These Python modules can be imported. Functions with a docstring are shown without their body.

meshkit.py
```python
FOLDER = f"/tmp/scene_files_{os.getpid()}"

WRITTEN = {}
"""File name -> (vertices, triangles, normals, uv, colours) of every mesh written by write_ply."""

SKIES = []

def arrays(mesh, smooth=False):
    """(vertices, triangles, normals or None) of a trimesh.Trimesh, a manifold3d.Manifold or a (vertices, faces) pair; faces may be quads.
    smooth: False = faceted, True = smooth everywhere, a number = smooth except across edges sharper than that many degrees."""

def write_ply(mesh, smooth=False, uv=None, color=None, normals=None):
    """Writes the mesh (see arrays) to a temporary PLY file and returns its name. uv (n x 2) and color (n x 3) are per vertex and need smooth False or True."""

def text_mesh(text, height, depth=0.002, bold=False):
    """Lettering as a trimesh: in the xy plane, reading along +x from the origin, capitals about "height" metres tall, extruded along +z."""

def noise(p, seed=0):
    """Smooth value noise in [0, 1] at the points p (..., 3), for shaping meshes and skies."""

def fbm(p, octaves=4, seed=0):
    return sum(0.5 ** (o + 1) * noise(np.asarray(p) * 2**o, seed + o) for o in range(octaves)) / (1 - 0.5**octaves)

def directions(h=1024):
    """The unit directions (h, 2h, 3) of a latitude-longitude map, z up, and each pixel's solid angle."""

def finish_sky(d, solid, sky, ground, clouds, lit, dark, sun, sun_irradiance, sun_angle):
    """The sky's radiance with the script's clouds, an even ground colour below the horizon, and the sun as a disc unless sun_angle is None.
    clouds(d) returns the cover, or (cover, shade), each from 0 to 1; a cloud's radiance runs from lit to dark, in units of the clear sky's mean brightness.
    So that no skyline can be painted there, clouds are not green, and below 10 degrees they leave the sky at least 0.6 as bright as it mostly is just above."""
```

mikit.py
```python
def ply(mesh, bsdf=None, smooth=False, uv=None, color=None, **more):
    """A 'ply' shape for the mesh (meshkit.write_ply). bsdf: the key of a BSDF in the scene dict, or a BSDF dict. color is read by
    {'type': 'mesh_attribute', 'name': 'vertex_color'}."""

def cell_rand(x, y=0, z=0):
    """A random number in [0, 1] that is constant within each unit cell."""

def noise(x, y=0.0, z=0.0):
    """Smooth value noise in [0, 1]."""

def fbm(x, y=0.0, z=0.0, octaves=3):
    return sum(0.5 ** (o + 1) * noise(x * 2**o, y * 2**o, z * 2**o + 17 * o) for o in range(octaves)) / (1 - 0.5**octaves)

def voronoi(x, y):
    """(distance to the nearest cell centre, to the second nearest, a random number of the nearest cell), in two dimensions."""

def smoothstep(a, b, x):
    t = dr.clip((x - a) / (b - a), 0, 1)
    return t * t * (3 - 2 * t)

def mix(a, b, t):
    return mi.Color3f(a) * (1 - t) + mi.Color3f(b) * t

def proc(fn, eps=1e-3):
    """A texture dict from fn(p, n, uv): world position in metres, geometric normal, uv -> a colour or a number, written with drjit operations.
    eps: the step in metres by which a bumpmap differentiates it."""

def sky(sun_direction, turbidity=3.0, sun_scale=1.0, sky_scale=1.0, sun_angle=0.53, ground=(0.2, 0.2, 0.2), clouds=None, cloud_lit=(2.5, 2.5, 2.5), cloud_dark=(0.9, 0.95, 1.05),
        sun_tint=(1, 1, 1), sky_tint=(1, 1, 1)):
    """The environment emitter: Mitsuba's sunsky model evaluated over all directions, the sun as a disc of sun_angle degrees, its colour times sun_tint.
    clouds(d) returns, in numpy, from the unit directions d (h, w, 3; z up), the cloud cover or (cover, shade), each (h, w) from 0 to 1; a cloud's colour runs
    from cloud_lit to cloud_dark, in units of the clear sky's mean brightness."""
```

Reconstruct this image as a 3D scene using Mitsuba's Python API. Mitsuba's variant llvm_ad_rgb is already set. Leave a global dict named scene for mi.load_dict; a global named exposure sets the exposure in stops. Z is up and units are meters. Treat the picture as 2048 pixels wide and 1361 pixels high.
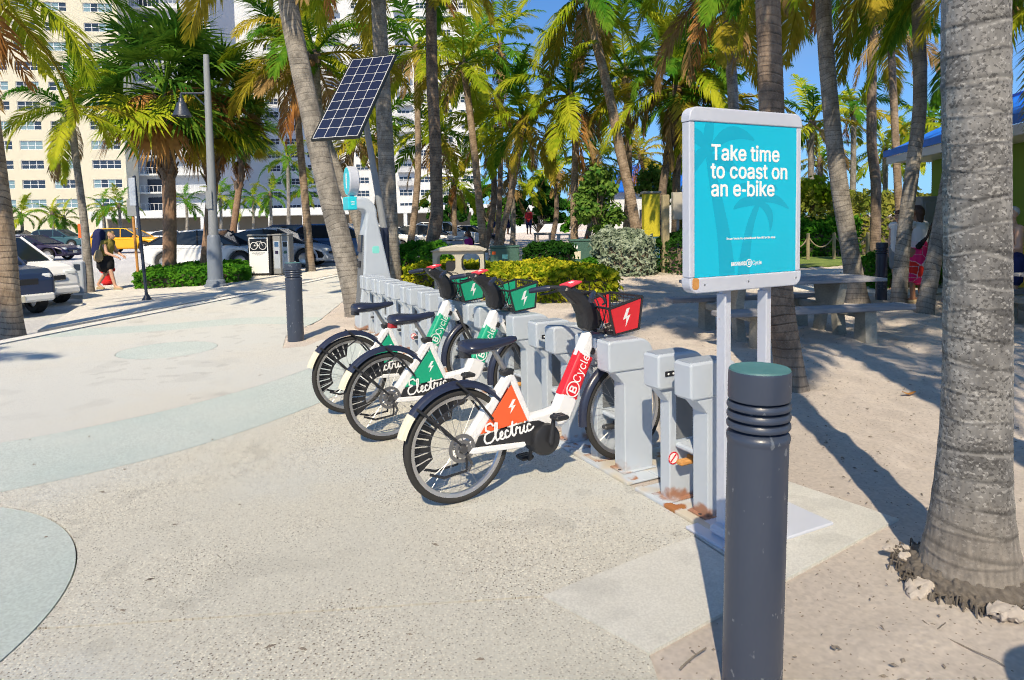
import math, random
import numpy as np, trimesh, manifold3d, shapely
from shapely.geometry import Polygon, LineString, Point, box as sbox
from shapely import affinity
import drjit as dr
import mitsuba as mi
import mikit, meshkit
from mikit import proc, noise, fbm, voronoi, smoothstep, mix, cell_rand

rng = random.Random(7)
nr = np.random.RandomState(7)
T = mi.ScalarTransform4f
scene, labels = {}, {}

# ------------------------------------------------------------------ camera, sky, exposure
FPX, CX, CY = 1320.0, 1024.0, 530.0          # lens measured on a 2048 px wide picture
PITCH, ROLL, EYE = math.atan(88 / 1320.0), 0.0195, 1.62
_cp, _sp, _cr, _sr = math.cos(PITCH), math.sin(PITCH), math.cos(ROLL), math.sin(ROLL)
FWD = np.array([0, _cp, -_sp])
RIGHT = _cr * np.array([1.0, 0, 0]) - _sr * np.array([0, _sp, _cp])
UP = _cr * np.array([0, _sp, _cp]) + _sr * np.array([1.0, 0, 0])
scene['camera'] = {'type': 'perspective', 'fov': math.degrees(2 * math.atan(1024 / FPX)), 'fov_axis': 'x',
                   'near_clip': 0.05, 'far_clip': 3000.0, 'principal_point_offset_y': (680.5 - CY) / 1361.0,
                   'to_world': T().look_at(origin=[0, 0, EYE], target=[0 + FWD[0], FWD[1], EYE + FWD[2]], up=UP.tolist())}
SUN = np.array([-0.17, -1.0, 0.93])


def thin_cloud(d):
    n = meshkit.fbm(np.stack([d[..., 0] * 3, d[..., 1] * 3, d[..., 2] * 9 + 4], -1), 5, 3)
    c = np.clip((n - 0.52) * 3.0, 0, 1) * 0.5
    return c * np.clip(d[..., 2] * 6, 0.1, 1)


scene['sky'] = mikit.sky(SUN.tolist(), turbidity=2.6, clouds=thin_cloud, cloud_lit=(1.6, 1.6, 1.6), sky_tint=(0.60, 0.92, 1.28),
                         sun_tint=(0.95, 0.99, 1.0), ground=(0.3, 0.28, 0.25))
exposure = 1.8


def _ray(px, py):
    return FWD + RIGHT * ((px - CX) / FPX) - UP * ((py - CY) / FPX)


def at(px, py, z=0.0):
    """measured point of the photograph -> place on the level z"""
    d = _ray(px, py)
    return np.array([0, 0, EYE]) + d * ((z - EYE) / d[2])


def far(px, py, Y):
    """measured point of the photograph -> place at the distance Y"""
    d = _ray(px, py)
    return np.array([0, 0, EYE]) + d * (Y / d[1])


# ------------------------------------------------------------------ scene helpers
def num(name):
    if name not in _used:
        _used[name] = 0
        return name
    _used[name] += 1
    return '%s_%03d' % (name, _used[name])


_used = {}


def thing(name, label, cat, group=None, kind=None):
    k = num(name)
    labels[k] = {'label': label, 'category': cat}
    if group:
        labels[k]['group'] = group
    if kind:
        labels[k]['kind'] = kind
    return k


def struct(name, label=None, parts_only=False):
    k = num(name)
    labels[k] = {'kind': 'structure'}
    if label:
        labels[k]['label'] = label
    return k


def PLY(mesh, mt, smooth=30, uv=None):
    return mikit.ply(mesh, 'm_' + mt, smooth=smooth, uv=uv)


def put(key, mesh, mat, smooth=30, label=None, kind=None, uv=None, to_world=None):
    d = PLY(mesh, mat, smooth=smooth, uv=uv)
    if to_world is not None:
        d['to_world'] = to_world
    scene[key] = d
    if label or kind:
        labels.setdefault(key, {})
        if label:
            labels[key]['label'] = label
        if kind:
            labels[key]['kind'] = kind
    return key


def part(parent, name, mesh, mat, smooth=30, label=None, kind=None, uv=None, to_world=None):
    return put(num(parent + '__' + name), mesh, mat, smooth, label, kind, uv, to_world)


def ref(parent, name, d, M=None, mat=None, label=None):
    """another copy of a shape dict under its own key"""
    k = num(parent + '__' + name)
    d = dict(d)
    if M is not None:
        d['to_world'] = M
    if mat:
        d['bsdf'] = {'type': 'ref', 'id': 'm_' + mat}
    scene[k] = d
    if label:
        labels[k] = {'label': label}
    return k


# ------------------------------------------------------------------ mesh helpers
def cat(*ms):
    ms = [m for m in ms if m is not None]
    return trimesh.util.concatenate([m if isinstance(m, trimesh.Trimesh) else trimesh.Trimesh(*m, process=False) for m in ms])


def mv(m, t=(0, 0, 0), R=None, s=None):
    m = m.copy()
    if s is not None:
        m.vertices = m.vertices * np.asarray(s, float)
    if R is not None:
        m.vertices = m.vertices @ np.asarray(R).T
    m.vertices = m.vertices + np.asarray(t, float)
    return m


def rot(axis, deg):
    return trimesh.transformations.rotation_matrix(math.radians(deg), axis)[:3, :3]


def frame(x, y=None, z=(0, 0, 1)):
    """columns: x along the given direction, z upright"""
    x = np.asarray(x, float) / np.linalg.norm(x)
    z = np.asarray(z, float)
    y = np.cross(z, x)
    y /= np.linalg.norm(y)
    return np.stack([x, y, np.cross(x, y)], 1)


def bx(size, c=(0, 0, 0), ch=0.0, R=None):
    """box with chamfered edges"""
    sx, sy, sz = [s / 2 for s in size]
    if ch <= 0:
        m = trimesh.creation.box(size)
    else:
        ch = min(ch, sx * .9, sy * .9, sz * .9)
        pts = []
        for a in (-1, 1):
            for b in (-1, 1):
                for c_ in (-1, 1):
                    pts += [(a * (sx - ch), b * (sy - ch), c_ * sz), (a * (sx - ch), b * sy, c_ * (sz - ch)), (a * sx, b * (sy - ch), c_ * (sz - ch))]
        m = trimesh.convex.convex_hull(np.array(pts))
    return mv(m, c, R)


def hull(pts):
    return trimesh.convex.convex_hull(np.asarray(pts, float))


def smoothpath(pts, n):
    """Catmull-Rom through the points, n samples"""
    P = np.asarray(pts, float)
    if len(P) == 2:
        return P[0] + (P[1] - P[0]) * np.linspace(0, 1, n)[:, None]
    from scipy.interpolate import PchipInterpolator
    s = np.r_[0, np.cumsum(np.linalg.norm(np.diff(P, axis=0), axis=1))]
    return PchipInterpolator(s, P)(np.linspace(0, s[-1], n))


def tube(path, r, n=8, caps=True, uv=False, ry=None, up=None):
    """tube along a path; r a number or one per point; ry: the second half axis; returns a Trimesh (or with uv: (mesh, uv) in metres)"""
    P = np.asarray(path, float)
    r = np.broadcast_to(np.asarray(r, float), (len(P),))
    rb = r if ry is None else np.broadcast_to(np.asarray(ry, float), (len(P),))
    t = np.gradient(P, axis=0)
    t /= np.linalg.norm(t, axis=1, keepdims=True) + 1e-12
    a = np.asarray(up if up is not None else ((0, 0, 1) if abs(t[0, 2]) < .8 else (0, 1, 0)), float)
    A = []
    for k in range(len(P)):
        a = a - t[k] * (a @ t[k])
        a /= np.linalg.norm(a) + 1e-12
        A.append(a)
    A = np.array(A)
    B = np.cross(t, A)
    m = n + 1 if uv else n
    th = np.arange(m) * 2 * np.pi / n
    V = P[:, None] + A[:, None] * (np.cos(th)[None, :, None] * r[:, None, None]) + B[:, None] * (np.sin(th)[None, :, None] * rb[:, None, None])
    F = []
    for i in range(len(P) - 1):
        for j in range(n):
            q = (j + 1) if uv else (j + 1) % n
            F += [(i * m + j, i * m + q, (i + 1) * m + q), (i * m + j, (i + 1) * m + q, (i + 1) * m + j)]
    V = V.reshape(-1, 3)
    if uv:
        s = np.r_[0, np.cumsum(np.linalg.norm(np.diff(P, axis=0), axis=1))]
        UV = np.stack([np.tile(th / (2 * np.pi), len(P)), np.repeat(s, m)], 1)
        return trimesh.Trimesh(V, F, process=False), UV
    if caps:
        k = len(V)
        V = np.vstack([V, P[:1], P[-1:]])
        for j in range(n):
            F += [(k, (j + 1) % n, j), (k + 1, (len(P) - 1) * n + j, (len(P) - 1) * n + (j + 1) % n)]
    return trimesh.Trimesh(V, F, process=False)


def rod(a, b, r, r2=None, n=10):
    return tube([a, b], [r, r if r2 is None else r2], n)


def lathe(prof, n=32, c=(0, 0, 0), R=None, a0=0.0, a1=2 * math.pi):
    """profile [(radius, z)] turned about z"""
    pr = np.asarray(prof, float)
    full = abs(a1 - a0 - 2 * math.pi) < 1e-6
    m = n if full else n + 1
    th = a0 + (a1 - a0) * np.arange(m) / n
    V = np.stack([pr[:, None, 0] * np.cos(th), pr[:, None, 0] * np.sin(th), np.repeat(pr[:, 1:2], m, 1)], -1).reshape(-1, 3)
    F = []
    for i in range(len(pr) - 1):
        for j in range(n):
            q = (j + 1) % m
            F += [(i * m + j, i * m + q, (i + 1) * m + q), (i * m + j, (i + 1) * m + q, (i + 1) * m + j)]
    ms = trimesh.Trimesh(V, F, process=False)
    ms.update_faces(ms.area_faces > 1e-12)
    return mv(ms, c, R)


def torus(R, r, n=48, m=8):
    th = np.linspace(0, 2 * np.pi, m, endpoint=False)
    ring = [(R + r * math.cos(a), r * math.sin(a)) for a in th]
    return lathe(ring + ring[:1], n)


def ext(poly, d, z0=0.0):
    """polygon (or multi) extruded upwards from z0 by d"""
    out = []
    for g in getattr(poly, 'geoms', [poly]):
        if g.area > 1e-9:
            out.append(mv(trimesh.creation.extrude_polygon(g, d, engine='earcut'), (0, 0, z0)))
    return cat(*out)


def puff(pts, W, r, n=110, k=3, smooth_corners=0.0):
    """outline in the xy plane -> solid of width W about z=0 whose rims are rounded by r"""
    P = pts if isinstance(pts, Polygon) else Polygon(pts)
    if smooth_corners:
        P = P.buffer(-smooth_corners, quad_segs=6).buffer(2 * smooth_corners, quad_segs=6).buffer(-smooth_corners, quad_segs=6)
    P = shapely.geometry.polygon.orient(P)
    c = np.array(P.exterior.coords)[:-1]
    L = P.exterior.length
    keep = []
    for i in range(len(c)):
        a, b = c[i], c[(i + 1) % len(c)]
        m = max(1, int(round(np.linalg.norm(b - a) / L * n)))
        keep += [a + (b - a) * q / m for q in range(m)]
    C = np.array(keep)
    e1 = C - np.roll(C, 1, 0)
    e2 = np.roll(C, -1, 0) - C
    e1 /= np.linalg.norm(e1, axis=1, keepdims=True) + 1e-12
    e2 /= np.linalg.norm(e2, axis=1, keepdims=True) + 1e-12
    n1, n2 = np.stack([-e1[:, 1], e1[:, 0]], 1), np.stack([-e2[:, 1], e2[:, 0]], 1)
    nn = n1 + n2
    nn /= np.maximum((np.linalg.norm(nn, axis=1, keepdims=True) ** 2) / 2, .35)
    layers = []
    for q in range(k + 1):
        a = q / k * math.pi / 2
        layers.append((-W / 2 + r * (1 - math.sin(a)), r * (1 - math.cos(a))))
    layers = layers + [(-z, i) for z, i in layers[::-1]]
    layers = sorted(layers)
    N = len(C)
    V = np.vstack([np.c_[C + nn * i, np.full(N, z)] for z, i in layers])
    F = []
    for q in range(len(layers) - 1):
        for j in range(N):
            p = (j + 1) % N
            F += [(q * N + j, q * N + p, (q + 1) * N + p), (q * N + j, (q + 1) * N + p, (q + 1) * N + j)]
    cap = C + nn * layers[0][1]
    cp_ = Polygon(cap)
    if not cp_.is_valid:
        cp_ = max(getattr(cp_.buffer(0), 'geoms', [cp_.buffer(0)]), key=lambda g: g.area)
    vv, ff = trimesh.creation.triangulate_polygon(cp_, engine='earcut')
    vv = np.asarray(vv)
    a = len(V)
    V = np.vstack([V, np.c_[vv, np.full(len(vv), layers[0][0])], np.c_[vv, np.full(len(vv), layers[-1][0])]])
    F += [(a + x, a + z, a + y) for x, y, z in ff] + [(a + len(vv) + x, a + len(vv) + y, a + len(vv) + z) for x, y, z in ff]
    m = trimesh.Trimesh(V, F, process=False)
    return m


XZ = np.array([[1, 0, 0], [0, 0, -1], [0, 1, 0]], float)      # outline (x, y) -> (x, z), width along y


def side(pts, W, r=0.004, y=0.0, **k):
    return mv(puff(pts, W, r, **k), (0, y, 0), XZ)


def text(s, h, R, o, bold=False, depth=.0012, center=False):
    m = meshkit.text_mesh(s, h, depth, bold)
    if center:
        m.vertices[:, 0] -= m.bounds[:, 0].mean()
    return mv(m, o, R)


def sphere(c, r, sub=2, s=(1, 1, 1)):
    m = trimesh.creation.icosphere(sub, 1.0)
    return mv(m, c, None, np.asarray(s, float) * r)


# ------------------------------------------------------------------ materials
def mat(name, **d):
    scene['m_' + name] = d
    return name


def plain(name, rgb, rough=.5, metal=0.0, spec=.5, coat=0.0):
    d = dict(type='principled', base_color={'type': 'rgb', 'value': list(rgb)}, roughness=rough, metallic=metal, specular=spec)
    if coat:
        d['clearcoat'] = coat
        d['clearcoat_gloss'] = .92
    return mat(name, type='twosided', bsdf=d)


def tex(name, fn, rough=.6, bump=None, bscale=.002, eps=2e-3, metal=0.0, coat=0.0, spec=.5):
    d = dict(type='principled', base_color=proc(fn), roughness=rough, metallic=metal, specular=spec)
    if coat:
        d['clearcoat'] = coat
        d['clearcoat_gloss'] = .92
    if bump:
        d = dict(type='bumpmap', arbitrary=proc(bump, eps), scale=bscale, bsdf=d)
    return mat(name, type='twosided', bsdf=d)


def leafmat(name, a, b, f=1.3, trans=.7):
    a, b = tuple(a), tuple(b)
    mat(name, type='principledthin', roughness=.42, diff_trans=trans, base_color=proc(
        lambda p, n, uv: mix(a, b, smoothstep(.25, .75, noise(p.x * f, p.y * f, p.z * f) * .6 + noise(p.x * 9, p.y * 9, p.z * 9) * .4))))


def _aggregate(base, warm, dark, amount):
    def fn(p, n, uv):
        big = fbm(p.x * .7, p.y * .7, 0, 3)
        d1, d2, c = voronoi(p.x * 92, p.y * 92)
        peb = smoothstep(.44, .30, d1)
        tone = mix(base, warm, smoothstep(.35, .7, big + .25 * (fbm(p.x * 6, p.y * 6, 3, 2) - .5)))
        stone = mix((.25, .215, .17), (.72, .69, .60), c)
        stone = dr.select(c < .10, mi.Color3f(*dark), stone)
        lay = amount * (.55 + .6 * smoothstep(.3, .7, fbm(p.x * 1.3 + 5, p.y * 1.3, 2, 3)))
        out = mix(tone, stone, peb * lay)
        stain = smoothstep(.64, .8, fbm(p.x * 2.3 + 9, p.y * 2.3, 1, 3))
        spot = smoothstep(.77, .80, noise(p.x * 7.3, p.y * 7.3, 4)) * smoothstep(.5, .6, noise(p.x * 1.1, p.y * 1.1, 8))
        return out * (1 - .07 * stain) * (1 - .10 * spot)
    return fn


tex('plaza_concrete', _aggregate((.465, .478, .46), (.475, .468, .42), (.12, .095, .075), .75), .85,
    lambda p, n, uv: fbm(p.x * 90, p.y * 90, 0, 2), .0015)
tex('plaza_smooth', _aggregate((.475, .485, .472), (.48, .478, .45), (.2, .18, .16), .20), .85)
tex('teal_concrete', lambda p, n, uv: mix((.38, .445, .435), (.455, .49, .475), fbm(p.x * 1.6, p.y * 1.6, 0, 4)) * (.88 + .24 * noise(p.x * 110, p.y * 110)), .85,
    lambda p, n, uv: noise(p.x * 90, p.y * 90), .001)
tex('slab_concrete', lambda p, n, uv: mix((.47, .465, .425), (.57, .565, .53), fbm(p.x * 3, p.y * 3, 0, 4)) * (.9 + .2 * noise(p.x * 160, p.y * 160)) *
    (1 - .10 * smoothstep(.6, .75, fbm(p.x * 5 + 3, p.y * 5, 2, 3))), .85)
tex('walk_concrete', lambda p, n, uv: mix((.47, .45, .42), (.56, .54, .50), fbm(p.x * .8, p.y * .8, 0, 4)) * (.9 + .2 * noise(p.x * 40, p.y * 40)), .85)
tex('asphalt', lambda p, n, uv: mix((.36, .36, .365), (.46, .46, .46), fbm(p.x * .5, p.y * .5, 0, 4)) * (.85 + .3 * noise(p.x * 30, p.y * 30)), .85)
tex('kerb_concrete', lambda p, n, uv: mix((.50, .49, .47), (.68, .67, .64), fbm(p.x * 2, p.y * 2, p.z * 2, 3)), .8)
tex('joint_dirt', lambda p, n, uv: mi.Color3f(.13, .115, .10) * (.6 + .8 * noise(p.x * 20, p.y * 20)), .9)


def _sand(p, n, uv):
    a = mix((.385, .34, .30), (.48, .43, .385), fbm(p.x * 1.1, p.y * 1.1, 0, 4))
    a = a * (.86 + .28 * fbm(p.x * 60, p.y * 60, 0, 2))
    d1, d2, c = voronoi(p.x * 34, p.y * 34)
    bit = smoothstep(.16, .10, d1) * dr.select(c < .16, 1.0, 0.0)
    return mix(a, (.15, .11, .08), bit * .8)


tex('sand', _sand, .95, lambda p, n, uv: fbm(p.x * 45, p.y * 45, 0, 3) + .4 * fbm(p.x * 9, p.y * 9, 5, 2), .006)
tex('lawn', lambda p, n, uv: mix((.06, .11, .02), (.16, .20, .05), fbm(p.x * 3, p.y * 3, 0, 4)), .9)


def _bark(lo, hi, ringc, fr, dark, speck):
    def fn(p, n, uv):
        v = uv.y + .07 * noise(p.x * 5, p.y * 5, p.z * 2.5) + .03 * dr.sin(uv.x * 6.283 + 4 * noise(p.z * 3))
        c = mix(lo, hi, smoothstep(.3, .7, fbm(p.x * 9, p.y * 9, p.z * 5, 4)))
        c = c * (.72 + .56 * fbm(p.x * 75, p.y * 75, p.z * 22, 3))
        if speck:
            s = fbm(p.x * 105, p.y * 105, p.z * 90, 3) + .25 * (fbm(p.x * 7, p.y * 7, p.z * 7, 2) - .5)
            c = mix(c, (.055, .053, .052), smoothstep(.57, .64, s) * speck)
            c = mix(c, (.52, .51, .49), smoothstep(.60, .72, fbm(p.x * 85 + 7, p.y * 85, p.z * 85, 3)) * .6 * speck)
            low = smoothstep(.55, .1, p.z)
            c = mix(c, mix((.10, .09, .08), (.34, .30, .26), fbm(p.x * 70, p.y * 70, p.z * 9, 3)), low * .8)
        w = v * fr + .35 * noise(v * 2.7, 3)
        r = w - dr.floor(w)
        gate = noise(p.x * 5, p.y * 5, p.z * 2 + 31) + .25 * (cell_rand(dr.floor(w), 5) - .5)
        ring = smoothstep(.075, .015, dr.abs(r - .5)) * smoothstep(.36, .62, gate) * smoothstep(.25, .7, p.z)
        c = mix(c, ringc, ring * .42)
        gap = smoothstep(.0, .10, r - .54) * smoothstep(.30, .10, r - .54) * (.4 + .6 * cell_rand(dr.floor(w), 9))
        return c * (1 - dark * gap)
    return fn


def _barkbump(fr):
    def fn(p, n, uv):
        v = (uv.y + .05 * noise(p.x * 6, p.y * 6, p.z * 3)) * fr
        r = v - dr.floor(v)
        return .5 * smoothstep(.12, .0, dr.abs(r - .5)) + .9 * fbm(p.x * 45, p.y * 45, p.z * 12, 3)
    return fn


tex('bark_lichen', _bark((.125, .122, .12), (.235, .228, .218), (.42, .41, .39), 8.5, .45, .75), .9, _barkbump(8.5), .009)
tex('bark_grey', _bark((.20, .18, .155), (.36, .325, .28), (.44, .41, .37), 11, .55, .3), .9, _barkbump(11), .012)
tex('bark_brown', _bark((.13, .095, .07), (.27, .20, .145), (.30, .24, .19), 12, .6, .2), .9, _barkbump(12), .014)
tex('bark_tan', _bark((.24, .17, .11), (.40, .30, .21), (.42, .34, .26), 10, .7, .15), .9, _barkbump(10), .012)
tex('sabal_boot', lambda p, n, uv: mix((.10, .075, .055), (.27, .21, .16), fbm(p.x * 14, p.y * 14, p.z * 14, 3)), .9)
tex('sabal_trunk', lambda p, n, uv: mix((.22, .12, .07), (.36, .24, .16), fbm(p.x * 5, p.y * 5, p.z * 3, 3)) * (.7 + .6 * noise(p.x * 30, p.y * 30, p.z * 16)), .9)
tex('rachis_green', lambda p, n, uv: mix((.20, .25, .05), (.34, .30, .08), noise(p.x * 2, p.y * 2, p.z * 2)), .5)

leafmat('leaf_green', (.055, .19, .016), (.17, .32, .028), trans=.6)
leafmat('leaf_lime', (.23, .34, .016), (.48, .50, .035), trans=.6)
leafmat('leaf_yellow', (.33, .30, .025), (.50, .40, .05))
leafmat('leaf_dry', (.26, .17, .07), (.46, .32, .14), trans=.45)
leafmat('leaf_rust', (.30, .125, .04), (.52, .27, .09), trans=.4)
leafmat('leaf_sabal', (.042, .14, .018), (.15, .27, .03), trans=.55)
leafmat('leaf_hedge', (.03, .14, .014), (.11, .30, .024), 5, .5)
leafmat('leaf_croton', (.16, .25, .012), (.66, .62, .04), 9, .6)
leafmat('leaf_silver', (.20, .26, .17), (.48, .55, .42), 6, .4)
leafmat('leaf_dune', (.15, .21, .03), (.36, .35, .07), 1.0, .5)
leafmat('leaf_bush', (.06, .17, .03), (.24, .38, .07), 5, .55)
leafmat('leaf_dark', (.012, .05, .01), (.035, .11, .016), 4, .45)
plain('coconut_green', (.16, .22, .03), .45)
plain('coconut_brown', (.25, .14, .05), .6)


def _worn(base, chip, amount, f=9.0, lowz=None):
    def fn(p, n, uv):
        c = mi.Color3f(*base) * (.92 + .16 * fbm(p.x * 3, p.y * 3, p.z * 3, 2))
        s = fbm(p.x * f * 5, p.y * f * 5, p.z * f * 3, 3) + .35 * (fbm(p.x * f, p.y * f, p.z * f, 2) - .5)
        return mix(c, chip, smoothstep(amount, amount + .05, s) * .85)
    return fn


def _dockpaint(p, n, uv):
    c = mi.Color3f(.455, .505, .565) * (.95 + .1 * fbm(p.x * 4, p.y * 4, p.z * 4, 2))
    low = smoothstep(.16, .0, p.z)
    r = fbm(p.x * 9, p.y * 9, p.z * 9, 4)
    c = mix(c, (.30, .11, .03), smoothstep(.57, .70, r * .6 + low * .40) * .85)
    c = mix(c, (.55, .48, .36), smoothstep(.5, .8, fbm(p.x * 6, p.y * 6, p.z * 6 + 7, 3)) * low * .6)
    return c


tex('dock_paint', _dockpaint, .42)
tex('plate_paint', lambda p, n, uv: mix(mix((.47, .52, .58), (.52, .47, .38), smoothstep(.4, .7, fbm(p.x * 5, p.y * 5, 4, 3))), (.33, .13, .04),
    smoothstep(.60, .70, fbm(p.x * 7 + 3, p.y * 7, 0, 4))), .5)
tex('sign_paint', _worn((.50, .53, .61), (.36, .16, .05), .84, 3), .38)
tex('rust', lambda p, n, uv: mix((.45, .17, .03), (.62, .34, .12), fbm(p.x * 60, p.y * 60, p.z * 60, 3)), .8)
plain('dock_lid', (.30, .34, .40), .45)
plain('dock_grey', (.16, .17, .18), .5)
tex('bollard_paint', _worn((.038, .050, .080), (.13, .15, .18), .745, 7.5), .36, coat=.25)
tex('bollard_top', lambda p, n, uv: mix((.05, .135, .145), (.075, .18, .19), fbm(p.x * 12, p.y * 12, 0, 3)), .55)
plain('navy_paint', (.028, .038, .065), .34, coat=.3)
plain('bike_white', (.78, .78, .79), .32, coat=.6)
plain('black_plastic', (.022, .023, .027), .42)
plain('navy_plastic', (.020, .026, .055), .3, coat=.4)
plain('rubber', (.028, .027, .026), .75)
plain('rim_silver', (.62, .62, .63), .3, .9)
plain('steel', (.45, .45, .46), .35, .9)
plain('disc_steel', (.30, .30, .31), .4, .9)
plain('dark_steel', (.12, .12, .125), .4, .7)
plain('print_green', (.012, .36, .20), .35)
plain('print_red', (.68, .022, .035), .35)
plain('print_orange', (.82, .12, .035), .4)
plain('print_white', (.82, .82, .82), .5)
plain('cap_red', (.72, .05, .075), .35)
plain('cream_plastic', (.68, .64, .50), .5)
plain('light_red', (.35, .01, .015), .25, coat=.5)
tex('sign_teal', lambda p, n, uv: mi.Color3f(.006, .47, .66) * (.96 + .08 * noise(p.x * 3, p.y * 3, p.z * 3)), .4)
plain('sign_shade', (.006, .37, .54), .4)
plain('kiosk_teal', (.02, .55, .66), .4)
plain('mint', (.22, .66, .60), .4)
plain('solar_cell', (.014, .022, .065), .14, coat=.7)
plain('solar_grid', (.62, .64, .67), .4)
plain('alu_dark', (.05, .055, .06), .4, .6)
plain('pole_grey', (.27, .29, .31), .5)
plain('pole_blue', (.20, .235, .29), .45)
tex('old_concrete', lambda p, n, uv: mix((.22, .205, .165), (.44, .415, .355), fbm(p.x * 5, p.y * 5, p.z * 5, 4)) * (.85 + .3 * noise(p.x * 60, p.y * 60, p.z * 60)), .9)
tex('table_wood', lambda p, n, uv: mix((.16, .165, .19), (.36, .35, .36), fbm(p.x * 3, p.y * 26, p.z * 26, 3)), .75)
plain('bin_tan', (.46, .43, .36), .7)
plain('utility_green', (.055, .13, .105), .5)
plain('cone_orange', (.85, .14, .02), .5)
plain('hydrant_red', (.62, .02, .02), .4)
plain('building_cream', (.64, .60, .47), .8)
plain('building_white', (.68, .69, .69), .8)
plain('building_grey', (.50, .52, .55), .8)
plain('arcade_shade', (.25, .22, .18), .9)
plain('frame_white', (.80, .81, .82), .5)
plain('pane_dark', (.03, .045, .075), .12)
plain('pane_sky', (.20, .31, .36), .12)
plain('roof_blue', (.010, .17, .80), .4)
plain('wall_green', (.16, .26, .022), .7)
plain('wall_yellow', (.52, .40, .04), .7)
plain('panel_grey', (.25, .26, .27), .6)
plain('mural_yellow', (.55, .47, .02), .6)
plain('mural_blue', (.02, .09, .16), .6)
tex('post_wood', lambda p, n, uv: mix((.22, .18, .10), (.42, .36, .22), fbm(p.x * 14, p.y * 14, p.z * 2, 3)), .85)
plain('rope', (.30, .25, .17), .9)
for n_, c_ in dict(car_white=(.76, .77, .78), car_silver=(.42, .47, .55), car_navy=(.018, .035, .09), car_black=(.012, .014, .018), car_yellow=(.88, .42, .006), car_blue=(.05, .12, .26), car_teal=(.035, .10, .12), car_purple=(.022, .014, .05)).items():
    plain(n_, c_, .28, coat=.8)
plain('car_glass', (.012, .018, .028), .08, coat=.5)
plain('chrome', (.7, .7, .71), .15, 1.0)
plain('lamp_clear', (.62, .66, .68), .15, coat=.8)
plain('skin_light', (.62, .36, .25), .5)
plain('skin_brown', (.30, .145, .085), .5)
plain('hair_blond', (.46, .30, .13), .6)
plain('hair_dark', (.06, .03, .02), .55)
plain('hair_grey', (.45, .44, .42), .6)
plain('cloth_olive', (.25, .21, .05), .85)
plain('cloth_black', (.015, .015, .018), .85)
plain('cloth_navy', (.012, .02, .10), .8)
plain('cloth_purple', (.28, .012, .18), .85)
plain('cloth_yellow', (.65, .55, .12), .85)
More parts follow.
